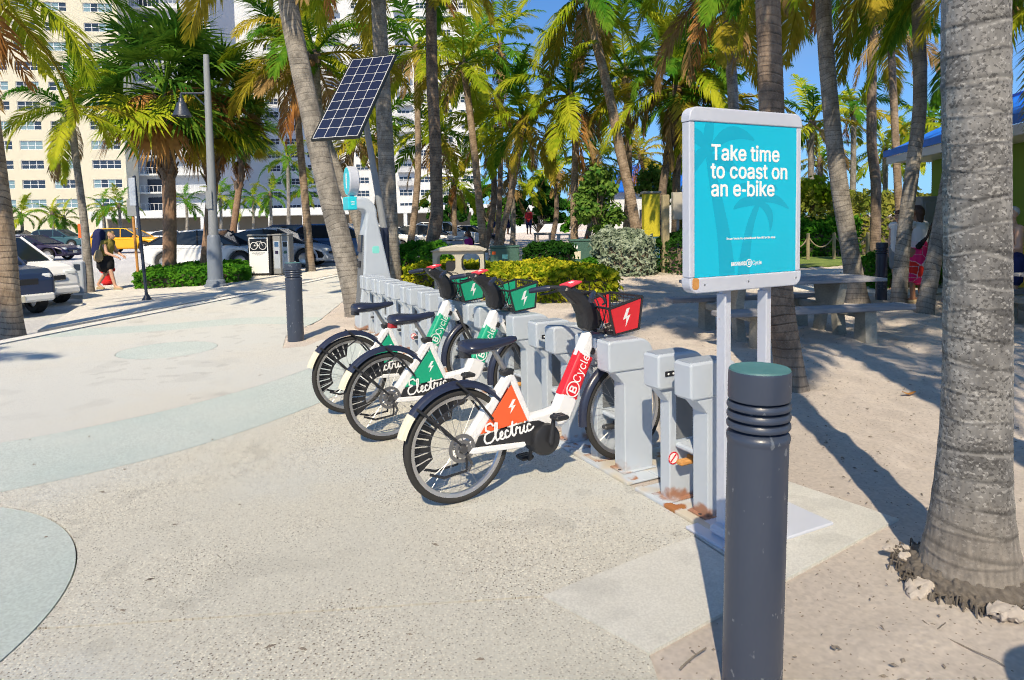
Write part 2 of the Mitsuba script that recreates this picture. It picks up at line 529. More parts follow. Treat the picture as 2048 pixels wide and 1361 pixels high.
plain('cloth_white', (.72, .72, .74), .85)
plain('cloth_red', (.60, .03, .05), .85)
plain('cloth_tan', (.42, .33, .20), .85)


def _floral(p, n, uv):
    d1, d2, c = voronoi(p.x * 7 + p.y * 4, p.z * 7)
    a = dr.select(c < .45, mi.Color3f(.80, .02, .16), dr.select(c < .7, mi.Color3f(.78, .03, .02), dr.select(c < .82, mi.Color3f(.16, .02, .32), mi.Color3f(.72, .62, .66))))
    return mix(a, (.75, .55, .62), smoothstep(.07, .02, d2 - d1))


tex('cloth_floral', _floral, .85)
tex('root_dark', lambda p, n, uv: mix((.05, .042, .036), (.20, .175, .15), fbm(p.x * 50, p.y * 50, p.z * 30, 3)), .9)

# ------------------------------------------------------------------ the ground
ROW0, RA, RB_ = np.array([1.035, 3.19]), np.array([-.447, .895]), np.array([.895, .447])


def row(a, b, z=0.0):
    """place in the dock row's own axes: a along the row, b towards the sand"""
    return np.array([*(ROW0 + RA * a + RB_ * b), z])


ROWM = np.array([[RB_[0], -RA[0] * -1, 0], [RB_[1], RA[1], 0], [0, 0, 1]], float)     # local x = b, y = a
ROWM = np.stack([np.r_[RB_, 0], np.r_[RA, 0], [0, 0, 1.0]], 1)


def g2(px, py):
    return tuple(at(px, py)[:2])


slab_pts = [(.10, 2.748), (.485, 2.352), (2.028, 3.396), (1.665, 3.916), tuple(row(.75, .60)[:2]), tuple(row(.75, .30)[:2]), tuple(row(.02, .0)[:2]), g2(1395, 1070)]
slab = Polygon(slab_pts).buffer(0)
plate_end = 7.75
plaza_out = Polygon([(.50, -2), (.50, 1.6), (.485, 2.352), (.10, 2.748), g2(1395, 1070), tuple(row(0, 0.02)[:2]), tuple(row(plate_end, .02)[:2]), g2(735, 668), g2(640, 681), g2(610, 693), g2(565, 697),
                     g2(572, 672), g2(640, 640), g2(690, 600), g2(694, 575), (-5.35, 21.06), (-5.95, 16.8), (-7.31, 9.31), (-9.0, 0), (-9.3, -2)]).buffer(0)


def circle_fit(pts):
    P = np.array(pts)
    s = np.linalg.lstsq(np.c_[2 * P, np.ones(len(P))], (P ** 2).sum(1), rcond=None)[0]
    return s[:2], math.sqrt(s[2] + s[0] ** 2 + s[1] ** 2)


dc, drad = circle_fit([g2(2, 1012), g2(100, 1050), g2(158, 1120), g2(130, 1190), g2(60, 1262)])
big_disc = Point(dc).buffer(drad, quad_segs=48)
small_disc = Point(-4.60, 8.69).buffer(.60, quad_segs=24)
mid_band = smoothpath([(-7.2, 3.3), (-5.2, 3.75), (-3.58, 4.48), (-2.74, 5.28), (-2.05, 6.72), (-1.80, 8.2), (-2.05, 9.7), (-3.0, 10.9), (-4.4, 11.25), (-5.9, 10.6), (-7.4, 10.2)], 120)
wid = np.interp(np.linspace(0, 1, 120), [0, .3, .38, .46, .6, .8, 1], [.62, .60, .52, .40, .38, .40, .4])
tn = np.gradient(mid_band, axis=0)
tn /= np.linalg.norm(tn, axis=1, keepdims=True)
nb = np.stack([-tn[:, 1], tn[:, 0]], 1)
band = Polygon(np.vstack([mid_band + nb * wid[:, None], (mid_band - nb * wid[:, None])[::-1]])).buffer(0)
field = plaza_out.difference(big_disc.buffer(.004)).difference(small_disc.buffer(.004)).difference(band.buffer(.003))
joint = LineString([(-9, 2.2), g2(90, 1257), (.10, 2.748)]).buffer(.004)
joint2 = LineString([(-6.9, 14.2), (-2.6, 14.6)]).buffer(.004)
field = field.difference(joint).difference(joint2)
pz = struct('plaza', 'pale exposed aggregate concrete plaza with inlaid blue green shapes')
for g in sorted(field.geoms, key=lambda q: -q.area):
    if g.area > .02:
        part(pz, 'panel', ext(g.buffer(-.0022), .05, -.05), 'plaza_concrete' if g.distance(Point(-1, 3)) < 1e-6 or g.distance(Point(0, 1)) < 1e-6 else 'plaza_smooth', False)
for g in (band.intersection(plaza_out), big_disc.intersection(plaza_out), small_disc):
    for q in getattr(g, 'geoms', [g]):
        part(pz, 'inlay', ext(q.buffer(-.0012), .0502, -.05), 'teal_concrete', False, 'smooth blue green inlay in the plaza')
part(pz, 'bedding', ext(plaza_out.buffer(-.004), .02, -.034), 'joint_dirt', False)
sl = struct('concrete_slab', 'cream concrete slab under the end of the dock row')
cut = LineString([(.485 + .62, 2.352 + .42), (.1 + .75, 2.748 + .62)]).buffer(.003)
for g in getattr(slab.difference(cut), 'geoms', [slab]):
    part(sl, 'panel', ext(g.buffer(-.005), .09, -.084), 'slab_concrete', False)
# pad under the far bollard
padp = Polygon([g2(562, 697), g2(640, 687), g2(634, 676), g2(574, 676)])

# sand: one sheet with dimples, sunk under the paving
gx = np.concatenate([np.linspace(-60, -5, 30), np.linspace(-4.9, -1.6, 40), np.arange(-1.5, 8.0, .05), np.linspace(8.1, 16, 50), np.linspace(16.5, 70, 30)])
gy = np.concatenate([np.linspace(-8, 1.2, 12), np.arange(1.25, 9, .05), np.arange(9, 22, .12), np.linspace(22.2, 90, 60)])
GX, GY = np.meshgrid(gx, gy)
p3 = np.stack([GX, GY, 0 * GX], -1)
bump = .06 * (meshkit.fbm(p3 * .9, 4, 1) - .5) + .065 * (meshkit.fbm(p3 * 3.1, 3, 5) - .5) + .034 * (meshkit.noise(p3 * 7.0, 9) - .5)
hard = shapely.union_all([plaza_out, slab])
pts = shapely.points(GX.ravel(), GY.ravel())
shapely.prepare(hard)
dist = shapely.distance(pts, hard).reshape(GX.shape)
ins = shapely.contains(hard.buffer(-.07), pts).reshape(GX.shape)
GZ = np.where(ins, -.09, -.007 + np.clip(dist / .6, 0, 1) * (bump + .012))
roadside = Polygon([(-5.3, 21.3), (-6.0, 16.8), (-7.4, 9.3), (-9.2, -9), (-61, -9), (-61, 91), (-3, 91)])
GZ = np.where(shapely.contains(roadside.buffer(.2), pts).reshape(GX.shape), -.5, GZ)
zz = np.exp(-(((GX - 2.02) ** 2 + (GY - 2.80) ** 2) / .30 ** 2))
GZ = GZ + .03 * zz * ~ins
nx_ = len(gx)
ii, jj = np.meshgrid(np.arange(len(gy) - 1), np.arange(nx_ - 1), indexing='ij')
q = (ii * nx_ + jj).ravel()
sand_mesh = trimesh.Trimesh(np.stack([GX, GY, GZ], -1).reshape(-1, 3), np.vstack([np.c_[q, q + 1, q + nx_ + 1], np.c_[q, q + nx_ + 1, q + nx_]]), process=False)
sd = struct('sand', 'trodden beige beach sand under the palms')
put(sd, sand_mesh, 'sand', True)
gd = struct('ground')
put(gd, (np.array([[-900, -300, -.55], [900, -300, -.55], [900, 1500, -.55], [-900, 1500, -.55]]), np.array([[0, 1, 2], [0, 2, 3]])), 'sand', False)

# parking lot, kerb band and pavement island on the left
def strip(pts, w, z0, h):
    return ext(LineString(pts).buffer(w / 2, cap_style='flat'), h, z0)


ROADZ = -.10
rd = struct('parking_lot', 'pale asphalt of the parking lot')
put(rd, ext(Polygon([(-5.36, 21.3), (-6.05, 16.8), (-7.42, 9.3), (-9.3, -9), (-61, -9), (-61, 110), (40, 110), (40, 60), (4, 50), (-2, 44), (-5, 30)]), .2, ROADZ - .2), 'asphalt', False)
kb = struct('kerb', 'pale concrete kerb band along the edge of the plaza')
kline = [(-9.45, -2), (-9.1, 0), (-7.47, 9.3), (-6.12, 16.8), (-5.5, 21.06)]
for i in range(len(kline) - 1):
    a_, b_ = np.array(kline[i]), np.array(kline[i + 1])
    m = max(1, int(np.linalg.norm(b_ - a_) / 3))
    for k in range(m):
        u0, u1 = a_ + (b_ - a_) * k / m, a_ + (b_ - a_) * (k + 1) / m
        d_ = (u1 - u0) / np.linalg.norm(u1 - u0)
        part(kb, 'stone', strip([u0 + d_ * .006, u1 - d_ * .006], .26, -.28, .295), 'kerb_concrete', False)
isl = Polygon([(-7.7, 10.6), (-6.35, 16.9), (-5.75, 21.3), (-5.6, 24.5), (-7.6, 24.5), (-9.0, 21.4), (-10.9, 18.9), (-13.0, 18.5), (-13.2, 17.0), (-10.6, 16.2), (-9.3, 14.2)])
sw = struct('pavement', 'pale pavement island with a kerb between plaza and parking lot')
put(sw, ext(isl, .16, -.16), 'walk_concrete', False)
bed = Polygon([g2(272, 578), g2(300, 578), g2(400, 572), g2(495, 562), g2(497, 545), g2(400, 548), g2(300, 556)])

# lawn and concrete beach path on the right
pth = struct('beach_path', 'pale concrete path behind the picnic table')
put(pth, ext(Polygon([(4.2, 14.5), (5.2, 16.8), (7.6, 18.6), (13, 20.5), (14, 17.6), (10.5, 15.6), (9.2, 13.2), (7.6, 12.6), (6.6, 13.6)]), .12, -.075), 'walk_concrete', False)
lw = struct('lawn', 'strip of shaded grass beyond the beach path')
put(lw, ext(Polygon([(5.8, 19.0), (14, 22), (14, 27), (4, 26), (4, 20)]), .1, -.06), 'lawn', False)
sea = struct('sea')
put(sea, (np.array([[18, 70, -.8], [900, 40, -.8], [900, 1500, -.8], [18, 1500, -.8]]), np.array([[0, 1, 2], [0, 2, 3]])), plain('sea_water', (.03, .20, .33), .12), False)

# ------------------------------------------------------------------ louvred bollards
def bollard(x, y, H, r, label, lean=(0, 0)):
    k = thing('bollard', label, 'bollard', 'louvred bollards')
    s = H / 1.09
    M = np.eye(3)
    M[0, 2], M[1, 2] = lean
    o = (x, y, 0)
    Z = lambda *v: [(a * r, z * s) for a, z in v]
    part(k, 'post', mv(lathe(Z((1.0, -.08), (1.0, .845), (1.03, .853), (1.045, .862), (1.03, .872), (.93, .884), (.80, .888), (.80, .99)), 56), o, M), 'bollard_paint', 40)
    for i, z in enumerate((.898, .930, .962)):
        part(k, 'louvre', mv(lathe(Z((.80, z + .020), (1.0, z + .018), (1.045, z + .010), (1.05, z + .003), (1.03, z - .002), (.80, z + .006)), 56), o, M), 'bollard_paint', 40)
    part(k, 'cap', mv(lathe(Z((.80, .985), (1.0, .989), (1.02, .993), (1.02, 1.076), (1.0, 1.084)), 56), o, M), 'bollard_paint', 40)
    part(k, 'cap_lid', mv(lathe(Z((1.0, 1.084), (.97, 1.089), (.0, 1.090)), 56), o, M), 'bollard_top', 40, 'dull green top of the bollard')
    a = math.atan2(-y, -x) - .05
    sc = np.array([math.cos(a) * r * 1.0, math.sin(a) * r * 1.0, .822 * s])
    part(k, 'screw', mv(lathe([(0, .004), (.006, .003), (.0075, 0), (.0075, -.004)], 12, R=rot([0, 1, 0], 90)), sc, rot([0, 0, 1], math.degrees(a))), 'steel')
    return k


bollard(.800, 2.18, 1.114, .0985, 'tall dark navy louvred bollard standing close in front of the advertising sign', (.02, 0))
bollard(-3.06, 9.20, 1.10, .112, 'dark navy louvred bollard alone at the edge of the plaza, left of the bike row')
bollard(*g2(1762, 600), 1.08, .10, 'dark navy louvred bollard behind the picnic table between palm trunks')

# ------------------------------------------------------------------ dock row
def leg_outline(l0, l1, low=.668):
    return [(l0, .012), (l1, .012), (l1, low), (l0 - .075, low), (l0, low - .085)]


def head_outline(ov=-.04, l1=.305, top=.865, low=.665):
    arc = [(l1 - .10 + .10 * math.sin(t), top - .10 + .10 * math.cos(t)) for t in np.linspace(math.pi / 2, 0, 8)]
    return [(ov + .02, low), (l1, low)] + arc + [(ov + .015, top), (ov, top - .015), (ov + .002, low + .016)]


ARM = np.stack([np.r_[RB_, 0], [0, 0, 1.0], np.cross(np.r_[RB_, 0], [0, 0, 1.0])], 1)   # (b, z, -a)
D_head = PLY(puff(head_outline(), .135, .014, n=80), 'dock_paint', smooth=30)
D_leg = PLY(puff(leg_outline(.085, .303), .115, .008, n=50), 'dock_paint', smooth=30)
D_leg2 = PLY(puff(leg_outline(.06, .255), .085, .008, n=50), 'dock_paint', smooth=30)
D_lid = PLY(mv(puff(sbox(-.02, -.045, .19, .045).buffer(.008), .004, .001), (0, 0, .866)), 'dock_lid', smooth=30)


def M4(R, t):
    m = np.eye(4)
    m[:3, :3], m[:3, 3] = R, t
    return T(m)


NDOCK = 11
dock_labels = ['grey blue docking post nearest the sign, with a round sticker on its column', 'docking post holding the bicycle with the red basket', 'empty docking post just beyond the bicycle with the red basket',
               'docking post holding the front bicycle of the two with green baskets', 'docking post holding the rearmost bicycle', 'empty docking post first behind the rearmost bicycle', 'empty docking post second behind the rearmost bicycle',
               'empty docking post third behind the rearmost bicycle', 'empty docking post fourth behind the rearmost bicycle', 'empty docking post second before the pay kiosk', 'empty docking post right beside the pay kiosk']
D_plate = D_reader = None
for i in range(NDOCK):
    a0 = (.27, 1.0, 1.67, 2.31)[i] if i < 4 else 2.31 + .66 * (i - 3)
    FA = .26
    k = thing('bike_dock', dock_labels[i], 'bike dock', 'grey blue docking posts in a row')
    for q, dl in ((0, D_leg), (FA, D_leg2)):
        hd = ref(k, 'head', D_head, M4(ARM, row(a0 + q, 0)))
        ref(hd, 'lid', D_lid, M4(ROWM, row(a0 + q, 0)))
        ref(k, 'leg', dl, M4(ARM, row(a0 + q, 0)))
        part(k, 'foot_flange', mv(bx((.26, .15, .008), (.19 if q == 0 else .15, 0, .020), .003), row(a0 + q, 0), ROWM), 'dock_paint')
    mloc = lambda m, t: mv(m, row(a0, 0), ROWM) if t is None else mv(mv(m, t), row(a0, 0), ROWM)
    part(k, 'base_plate', cat(mloc(bx((.60, .653, .014), (.30, .13, .0075), .004), None), mloc(bx((.05, .653, .022), (.02, .13, .011), .004), None)), 'plate_paint', False)
    part(k, 'card_reader', mloc(bx((.075, .006, .030), (.045, FA - .0705, .755), .002), None), 'black_plastic')
    for s in (-.017, .017):
        part(k, 'reader_light', mloc(lathe([(0, .002), (.006, .002), (.006, 0)], 10, R=rot([1, 0, 0], 90)), (.045 + s, FA - .0735, .755)), 'print_white')
    part(k, 'back_panel', mloc(bx((.12, .006, .27), (.165, FA - .046, .50), .002), None), 'dock_grey')
    part(k, 'wheel_cradle', mloc(cat(bx((.17, .16, .03), (.18, .135, .335), .01), bx((.03, .16, .10), (.255, .135, .29), .01)), None), 'dock_paint')
    part(k, 'lock_bar', mloc(cat(bx((.13, .05, .028), (.13, .15, .255), .008), rod((.19, .06, .255), (.19, .21, .255), .012)), None), 'rust' if i in (0, 3) else 'dark_steel')
    part(k, 'cover_plate', mloc(bx((.20, .30, .008), (.33, .48, .019), .003), None), 'plate_paint', label='rust stained cover plate on the dock base')
    for s in (.06, .30):
        part(k, 'bolt', mloc(lathe([(0, .012), (.011, .011), (.013, 0)], 6), (.075, s - .07, .015)), 'dark_steel')
    if i in (0, 7):
        st = cat(lathe([(.030, .0), (.030, .002), (.036, .002), (.036, 0)], 24), bx((.056, .008, .002), (0, 0, .001), R=rot([0, 0, 1], 45)))
        sR = np.stack([np.r_[RB_, 0], [0, 0, 1], -np.r_[RA, 0]], 1)
        part(k, 'sticker_back', mv(lathe([(0, .0015), (.035, .0015), (.035, 0)], 24), row(a0 + FA - .044, .085, .26), sR), 'print_white')
        part(k, 'sticker', mv(st, row(a0 + FA - .0455, .085, .26), sR), 'print_red', False, 'round red and white no parking sticker')

# ------------------------------------------------------------------ advertising sign
SA, SB = .03, .15
sg = thing('advertising_sign', 'bright turquoise advertising sign on two grey posts behind the near bollard', 'sign')
SR = np.stack([np.r_[RB_, 0], [0, 0, 1], -np.r_[RA, 0]], 1)       # x along b, y up, z towards the viewer


def S(x, y, z):
    return row(SA, SB) + SR @ [x, y, z]


SW, S0, S1, ST = .374, 1.258, 2.135, .060


def sput(name, m, mt, **k):
    part(sg, name, mv(m, row(SA, SB), SR), mt, **k)


def rrect(x0, y0, x1, y1, r):
    return sbox(x0 + r, y0 + r, x1 - r, y1 - r).buffer(r, quad_segs=6)


sput('top_rail', puff(rrect(-SW, S1 - .14, SW, S1, .05).intersection(sbox(-1, S1 - .068, 1, 3)), .062, .006), 'sign_paint')
sput('bottom_rail', puff(rrect(-SW, S0, SW, S0 + .14, .05).intersection(sbox(-1, 0, 1, S0 + .074)), .062, .006), 'sign_paint')
for s in (-1, 1):
    sput('side_rail', bx((.034, S1 - S0 - .146, .054), (s * (SW - .0185), (S0 + S1) / 2 + .003, 0), .005), 'sign_paint')
sput('back_board', bx((2 * SW - .07, S1 - S0 - .15, .03), (0, (S0 + S1) / 2 + .003, 0)), 'dock_grey')
PX0, PX1, PY0, PY1 = -SW + .0365, SW - .0365, S0 + .0755, S1 - .0695
sput('print', bx((PX1 - PX0, PY1 - PY0, .012), (0, (PY0 + PY1) / 2, .0185)), 'sign_teal')
ZT = .0247
pw, ph = PX1 - PX0, PY1 - PY0


def U(u, v):                      # the print's own 0..1 coordinates, v upwards
    return (PX0 + u * pw, PY0 + v * ph)


def blade(a, c, b, w):
    """tapering curved leaf of the printed palm"""
    a, b, c = map(np.array, (a, b, c))
    t = np.linspace(0, 1, 14)[:, None]
    P = (1 - t) ** 2 * a + 2 * t * (1 - t) * c + t ** 2 * b
    d = np.gradient(P, axis=0)
    d /= np.linalg.norm(d, axis=1, keepdims=True)
    n = np.stack([-d[:, 1], d[:, 0]], 1) * (w * np.sin(np.pi * np.clip(t * .92 + .05, 0, 1)) ** .8)
    return Polygon(np.vstack([P + n, (P - n)[::-1]])).buffer(0)


def stem(pts, w0, w1):
    P = smoothpath(pts, 20)
    d = np.gradient(P, axis=0)
    d /= np.linalg.norm(d, axis=1, keepdims=True)
    n = np.stack([-d[:, 1], d[:, 0]], 1) * np.linspace(w0, w1, 20)[:, None]
    return Polygon(np.vstack([P + n, (P - n)[::-1]])).buffer(0)


pal = [stem([(.30, .0), (.27, .25), (.22, .45), (.17, .62), (.13, .80)], .075, .03), stem([(.46, .0), (.49, .2), (.54, .36), (.60, .47)], .06, .022)]
for a in ((.13, .80, .30, 1.02, .56, .90), (.13, .80, .10, .95, .17, 1.05), (.13, .80, .02, .95, -.08, .92), (.13, .80, .02, .82, -.02, .66), (.13, .78, .30, .76, .42, .66)):
    pal.append(blade(a[:2], a[2:4], a[4:], .045))
for a in ((.60, .47, .72, .57, .92, .44), (.60, .47, .76, .46, .73, .29), (.60, .47, .48, .52, .36, .44), (.60, .48, .55, .60, .42, .60), (.60, .48, .70, .62, .80, .57)):
    pal.append(blade(a[:2], a[2:4], a[4:], .032))
pal = shapely.union_all(pal).intersection(sbox(0, 0, 1, 1))
pal = affinity.affine_transform(pal, [pw, 0, 0, ph, PX0, PY0])
sput('printed_palms', ext(pal, .0006, ZT), 'sign_shade', smooth=False, label='darker palm silhouettes printed on the sign')
lh, wide = .0715, .512 / meshkit.text_mesh('to coast on', .0715, .0012, True).extents[0]
for q, v in zip(('Take time', 'to coast on', 'an e-bike'), (.762, .645, .528)):
    x, y = U(.140, v)
    for w in q.replace('-', ' ').rsplit(' ', 1) if '-' in q else [q]:       # the hyphen is a piece of its own
        m = meshkit.text_mesh(w, lh, .0012, True)
        m.vertices[:, 0] *= wide
        m.vertices[:, 0] += hx + .040 - m.bounds[0, 0] if w == 'bike' else 0
        sput('lettering', mv(m, (x, y, ZT + .0012)), 'print_white', smooth=False)
        if '-' in q and w != 'bike':
            hx = m.bounds[1, 0]
    if '-' in q:
        sput('hyphen', bx((.026, .0115, .0012), (x + hx + .0205, y + .0255, ZT + .0006)), 'print_white', smooth=False)
x, y = U(.29, .238)
m = meshkit.text_mesh('Scan here to download the BCycle app', .0098, .0008, True)
m.vertices[:, 0] *= .33 / m.extents[0]
sput('small_print', mv(m, (x, y, ZT + .001)), 'print_white', smooth=False)
x, y = U(.335, .062)
m = meshkit.text_mesh('BROWARD', .0185, .0009, True)
m.vertices[:, 0] *= .098 / m.extents[0]
lg = [mv(m, (x, y, ZT + .001))]
m = meshkit.text_mesh('Cycle', .0205, .0009)
m.vertices[:, 0] *= .062 / m.extents[0]
lg.append(mv(m, (x + .143, y, ZT + .001)))
ringp = Point(0, 0).buffer(.0205, quad_segs=4).difference(Point(0, 0).buffer(.0168, quad_segs=4))
lg.append(mv(ext(ringp, .0009), (x + .121, y + .0092, ZT + .001)))
m = meshkit.text_mesh('B', .019, .0009, True)
lg.append(mv(m, (x + .121 - m.extents[0] / 2, y + .0005, ZT + .001)))
sput('logo', cat(*lg), 'print_white', smooth=False, label='white share scheme logo at the foot of the sign')
sput('rust_patch', mv(puff(rrect(-.020, -.025, .020, .03, .014), .004, .001), (-SW + .034, S0 + .045, .0315)), 'rust', label='orange rust patch at the lower corner of the sign')
for x in (-SW + .09, 0, SW - .04):
    sput('screw', lathe([(0, .0026), (.005, .002), (.0055, 0)], 10, (x, S0 + .04, .031)), 'steel')
for s in (-.085, .195):
    sput('post', cat(bx((.060, S0 + .30, .03), (s + .006, (S0 + .30) / 2, -.0475), .004), bx((.012, S0 - .02, .06), (s - .032, (S0 - .02) / 2, -.03), .003)), 'sign_paint')
sput('foot', cat(bx((.70, .018, .34), (.12, .012, 0), .005), bx((.36, .05, .12), (0, .045, 0), .018)), 'sign_paint')

# ------------------------------------------------------------------ pay kiosk with its solar panel
ks = thing('pay_kiosk', 'tall grey blue pay kiosk with a curved neck at the far dock row end', 'kiosk')
KO = at(752, 655)
KR = np.stack([np.r_[RB_, 0], [0, 0, 1], -np.r_[RA, 0]], 1)


def kput(name, m, mt, **k):
    part(ks, name, mv(m, KO, KR), mt, **k)


out = [(-.30, 0), (.30, 0), (.30, .45), (.215, .80), (.09, 1.42), (.03, 1.72)]
out += [(-.20 + .23 * math.cos(t), 1.78 + .24 * math.sin(t)) for t in np.linspace(.05, 1.45, 8)] + [(-.36, 2.02), (-.36, 1.84)]
out += [(-.20 + .07 * math.cos(t), 1.76 + .075 * math.sin(t)) for t in np.linspace(1.5, .1, 5)] + [(-.17, 1.45), (-.20, .9), (-.28, .3)]
kput('body', puff(out, .36, .03, n=120), 'dock_paint')
kput('neck_end', bx((.135, .20, .366), (-.335, 1.93, 0), .012), 'kiosk_teal')
kput('neck_lettering', cat(bx((.06, .012, .002), (-.335, 1.95, .184)), bx((.05, .01, .002), (-.335, 1.915, .184))), 'print_white', smooth=False)
kput('screen_panel', mv(bx((.03, 1.15, .26), (0, 0, 0), .008), (-.215, .86, 0), rot([0, 0, 1], -5)), 'dock_grey')
kput('screen', mv(bx((.034, .26, .20), (0, 0, 0), .004), (-.200, 1.32, 0), rot([0, 0, 1], -5)), 'pane_dark')
kput('card_slot', mv(bx((.05, .10, .14), (0, 0, 0), .006), (-.215, 1.0, 0), rot([0, 0, 1], -5)), 'black_plastic')
kput('badge', cat(mv(puff(rrect(-.055, -.055, .055, .055, .03), .004, .001), (-.01, 1.22, .181))), 'mint', label='mint rounded badge on the kiosk side')
dR = np.stack([np.array([0, 0, 1.0]), np.array([0, 1.0, 0]), np.array([-1.0, 0, 0])], 1)
kput('round_sign', mv(lathe([(.0, -.075), (.20, -.075), (.222, -.06), (.225, .06), (.212, .075), (.19, .078)], 40), (-.30, 2.27, 0), dR), 'sign_paint')
kput('round_sign_face', mv(lathe([(0, .079), (.205, .079), (.205, .07)], 40), (-.30, 2.27, 0), dR), 'kiosk_teal')
kput('round_sign_mark', mv(bx((.05, .22, .003), (0, 0, .0815), .001), (-.30, 2.27, 0), dR), 'print_white')
kput('round_sign_stem', rod((-.30, 2.0, 0), (-.30, 2.08, 0), .03), 'kiosk_teal')
spn = thing('solar_panel', 'dark blue solar panel tilted on a grey pole above the pay kiosk', 'solar panel')
al, ta, LL, WW = -.336, .88, 1.881, .829
sw_ = np.array([math.cos(al), math.sin(al), 0])
ss_ = np.array([-math.sin(al) * math.cos(ta), math.cos(al) * math.cos(ta), math.sin(ta)])
sc_ = np.array([-2.383, 10.4, 3.605])
PR = np.stack([sw_, ss_, np.cross(sw_, ss_)], 1)
part(spn, 'backing', mv(bx((WW - .03, LL - .03, .012)), sc_, PR), 'solar_grid', False)
for sx, sy, cx_, cy_ in ((WW, .022, 0, LL / 2 - .011), (WW, .022, 0, -LL / 2 + .011), (.022, LL - .045, WW / 2 - .011, 0), (.022, LL - .045, -WW / 2 + .011, 0)):
    part(spn, 'frame_bar', mv(bx((sx, sy, .05), (cx_, cy_, -.012), .003), sc_, PR), 'alu_dark')
cw, chh = (WW - .06) / 4, (LL - .06) / 9
cell = puff(rrect(-cw / 2 + .006, -chh / 2 + .006, cw / 2 - .006, chh / 2 - .006, .012), .004, .0008, n=24, k=1)
for i in range(4):
    for j in range(9):
        part(spn, 'cell', mv(mv(cell, (-WW / 2 + .03 + (i + .5) * cw, -LL / 2 + .03 + (j + .5) * chh, .008)), sc_, PR), 'solar_cell')
pb = np.array([KO[0] + .12, KO[1] + .42, 0])
top = sc_ - PR[:, 2] * .10
part(spn, 'pole', tube([pb, (pb[0] - .02, pb[1], 1.5), (top[0] + .10, pb[1], 3.0), (top[0] + .06, top[1] + .1, top[2])], [.055, .055, .05, .045], 16), 'pole_grey')
part(spn, 'sleeve', rod((pb[0] - .005, pb[1], .0), (pb[0] - .016, pb[1], 1.55), .066, n=16), 'navy_plastic')
part(spn, 'bracket', cat(rod(sc_ - ss_ * .6 - PR[:, 2] * .05, sc_ + ss_ * .6 - PR[:, 2] * .05, .02), rod(top, sc_ + ss_ * .1 - PR[:, 2] * .04, .03)), 'dark_steel')

# ------------------------------------------------------------------ share bicycles
BOLT = np.array([(.56, 1.05), (.20, .44), (.47, .47), (.34, -.05), (.80, .60), (.53, .57), (.80, 1.05)]) - [.5, .5]


def script_word(s):
    """handwritten 'Electric' as pen strokes, s metres a unit"""
    st = [[(1.0, 1.5), (.72, 1.78), (.3, 1.66), (.24, 1.25), (.62, 1.02), (.22, .9), (.02, .45), (.22, .06), (.6, .04), (.98, .3)],
          [(.98, .3), (1.38, 1.2), (1.42, 1.62), (1.25, 1.66), (1.15, .7), (1.3, .06), (1.56, .2)],
          [(1.56, .2), (1.9, .55), (1.84, .75), (1.66, .58), (1.66, .2), (1.86, .03), (2.14, .24)],
          [(2.5, .60), (2.34, .73), (2.16, .42), (2.26, .05), (2.52, .1), (2.72, .3)], [(2.72, .3), (3.02, 1.35), (2.9, .35), (3.02, .03), (3.28, .22)], [(2.70, .98), (3.05, .98), (3.42, 1.06)],
          [(3.28, .22), (3.44, .76), (3.5, .6), (3.78, .64), (3.70, .2), (3.82, .03), (4.04, .24)], [(4.04, .24), (4.22, .68), (4.15, .2), (4.3, .03), (4.52, .24)], [(4.30, .98), (4.33, 1.02)],
          [(4.88, .60), (4.7, .73), (4.52, .42), (4.62, .05), (4.9, .1), (5.2, .32)]]
    P = [LineString(smoothpath(np.array(q) * s, 28)).buffer(.085 * s, quad_segs=3) for q in st]
    return shapely.union_all(P).simplify(.0006)


def circ(c, r, a0, a1, n=24):
    t = np.radians(np.linspace(a0, a1, n))
    return np.stack([c[0] + r * np.cos(t), 0 * t, c[1] + r * np.sin(t)], 1)


RW, HUB, FH = .332, (0, .332), (1.24, .338)
XZR = np.array([[1, 0, 0], [0, 0, -1], [0, 1, 0]], float)
# text on the right-hand side of the bicycle: x forward, y up, z towards -y
RS = np.array([[1, 0, 0], [0, 0, -1], [0, 1, 0]], float)


def wheel_meshes(c):
    R = rot([1, 0, 0], 90)
    tyre = mv(torus(RW - .022, .022, 64, 10), (c[0], 0, c[1]), R)
    pr = [(RW - .043, -.013), (RW - .037, -.015), (RW - .058, -.011), (RW - .062, 0), (RW - .058, .011), (RW - .037, .015), (RW - .043, .013)]
    rim = mv(lathe(pr, 64), (c[0], 0, c[1]), R)
    hub = mv(cat(lathe([(0, -.055), (.012, -.055), (.012, -.04), (.034, -.038), (.034, -.030), (.02, -.02), (.02, .02), (.034, .030), (.034, .038), (.012, .04), (.012, .055), (0, .055)], 20)), (c[0], 0, c[1]), R)
    sp = []
    for i in range(28):
        a = 2 * math.pi * i / 28
        s = (-1) ** i
        b = a + s * .55 * (1 if (i // 2) % 2 else -1)
        sp.append(tube([(c[0] + .031 * math.cos(b), s * .033, c[1] + .031 * math.sin(b)), (c[0] + (RW - .058) * math.cos(a), s * .004, c[1] + (RW - .058) * math.sin(a))], .0014, 4, caps=False))
    return tyre, rim, hub, cat(*sp)


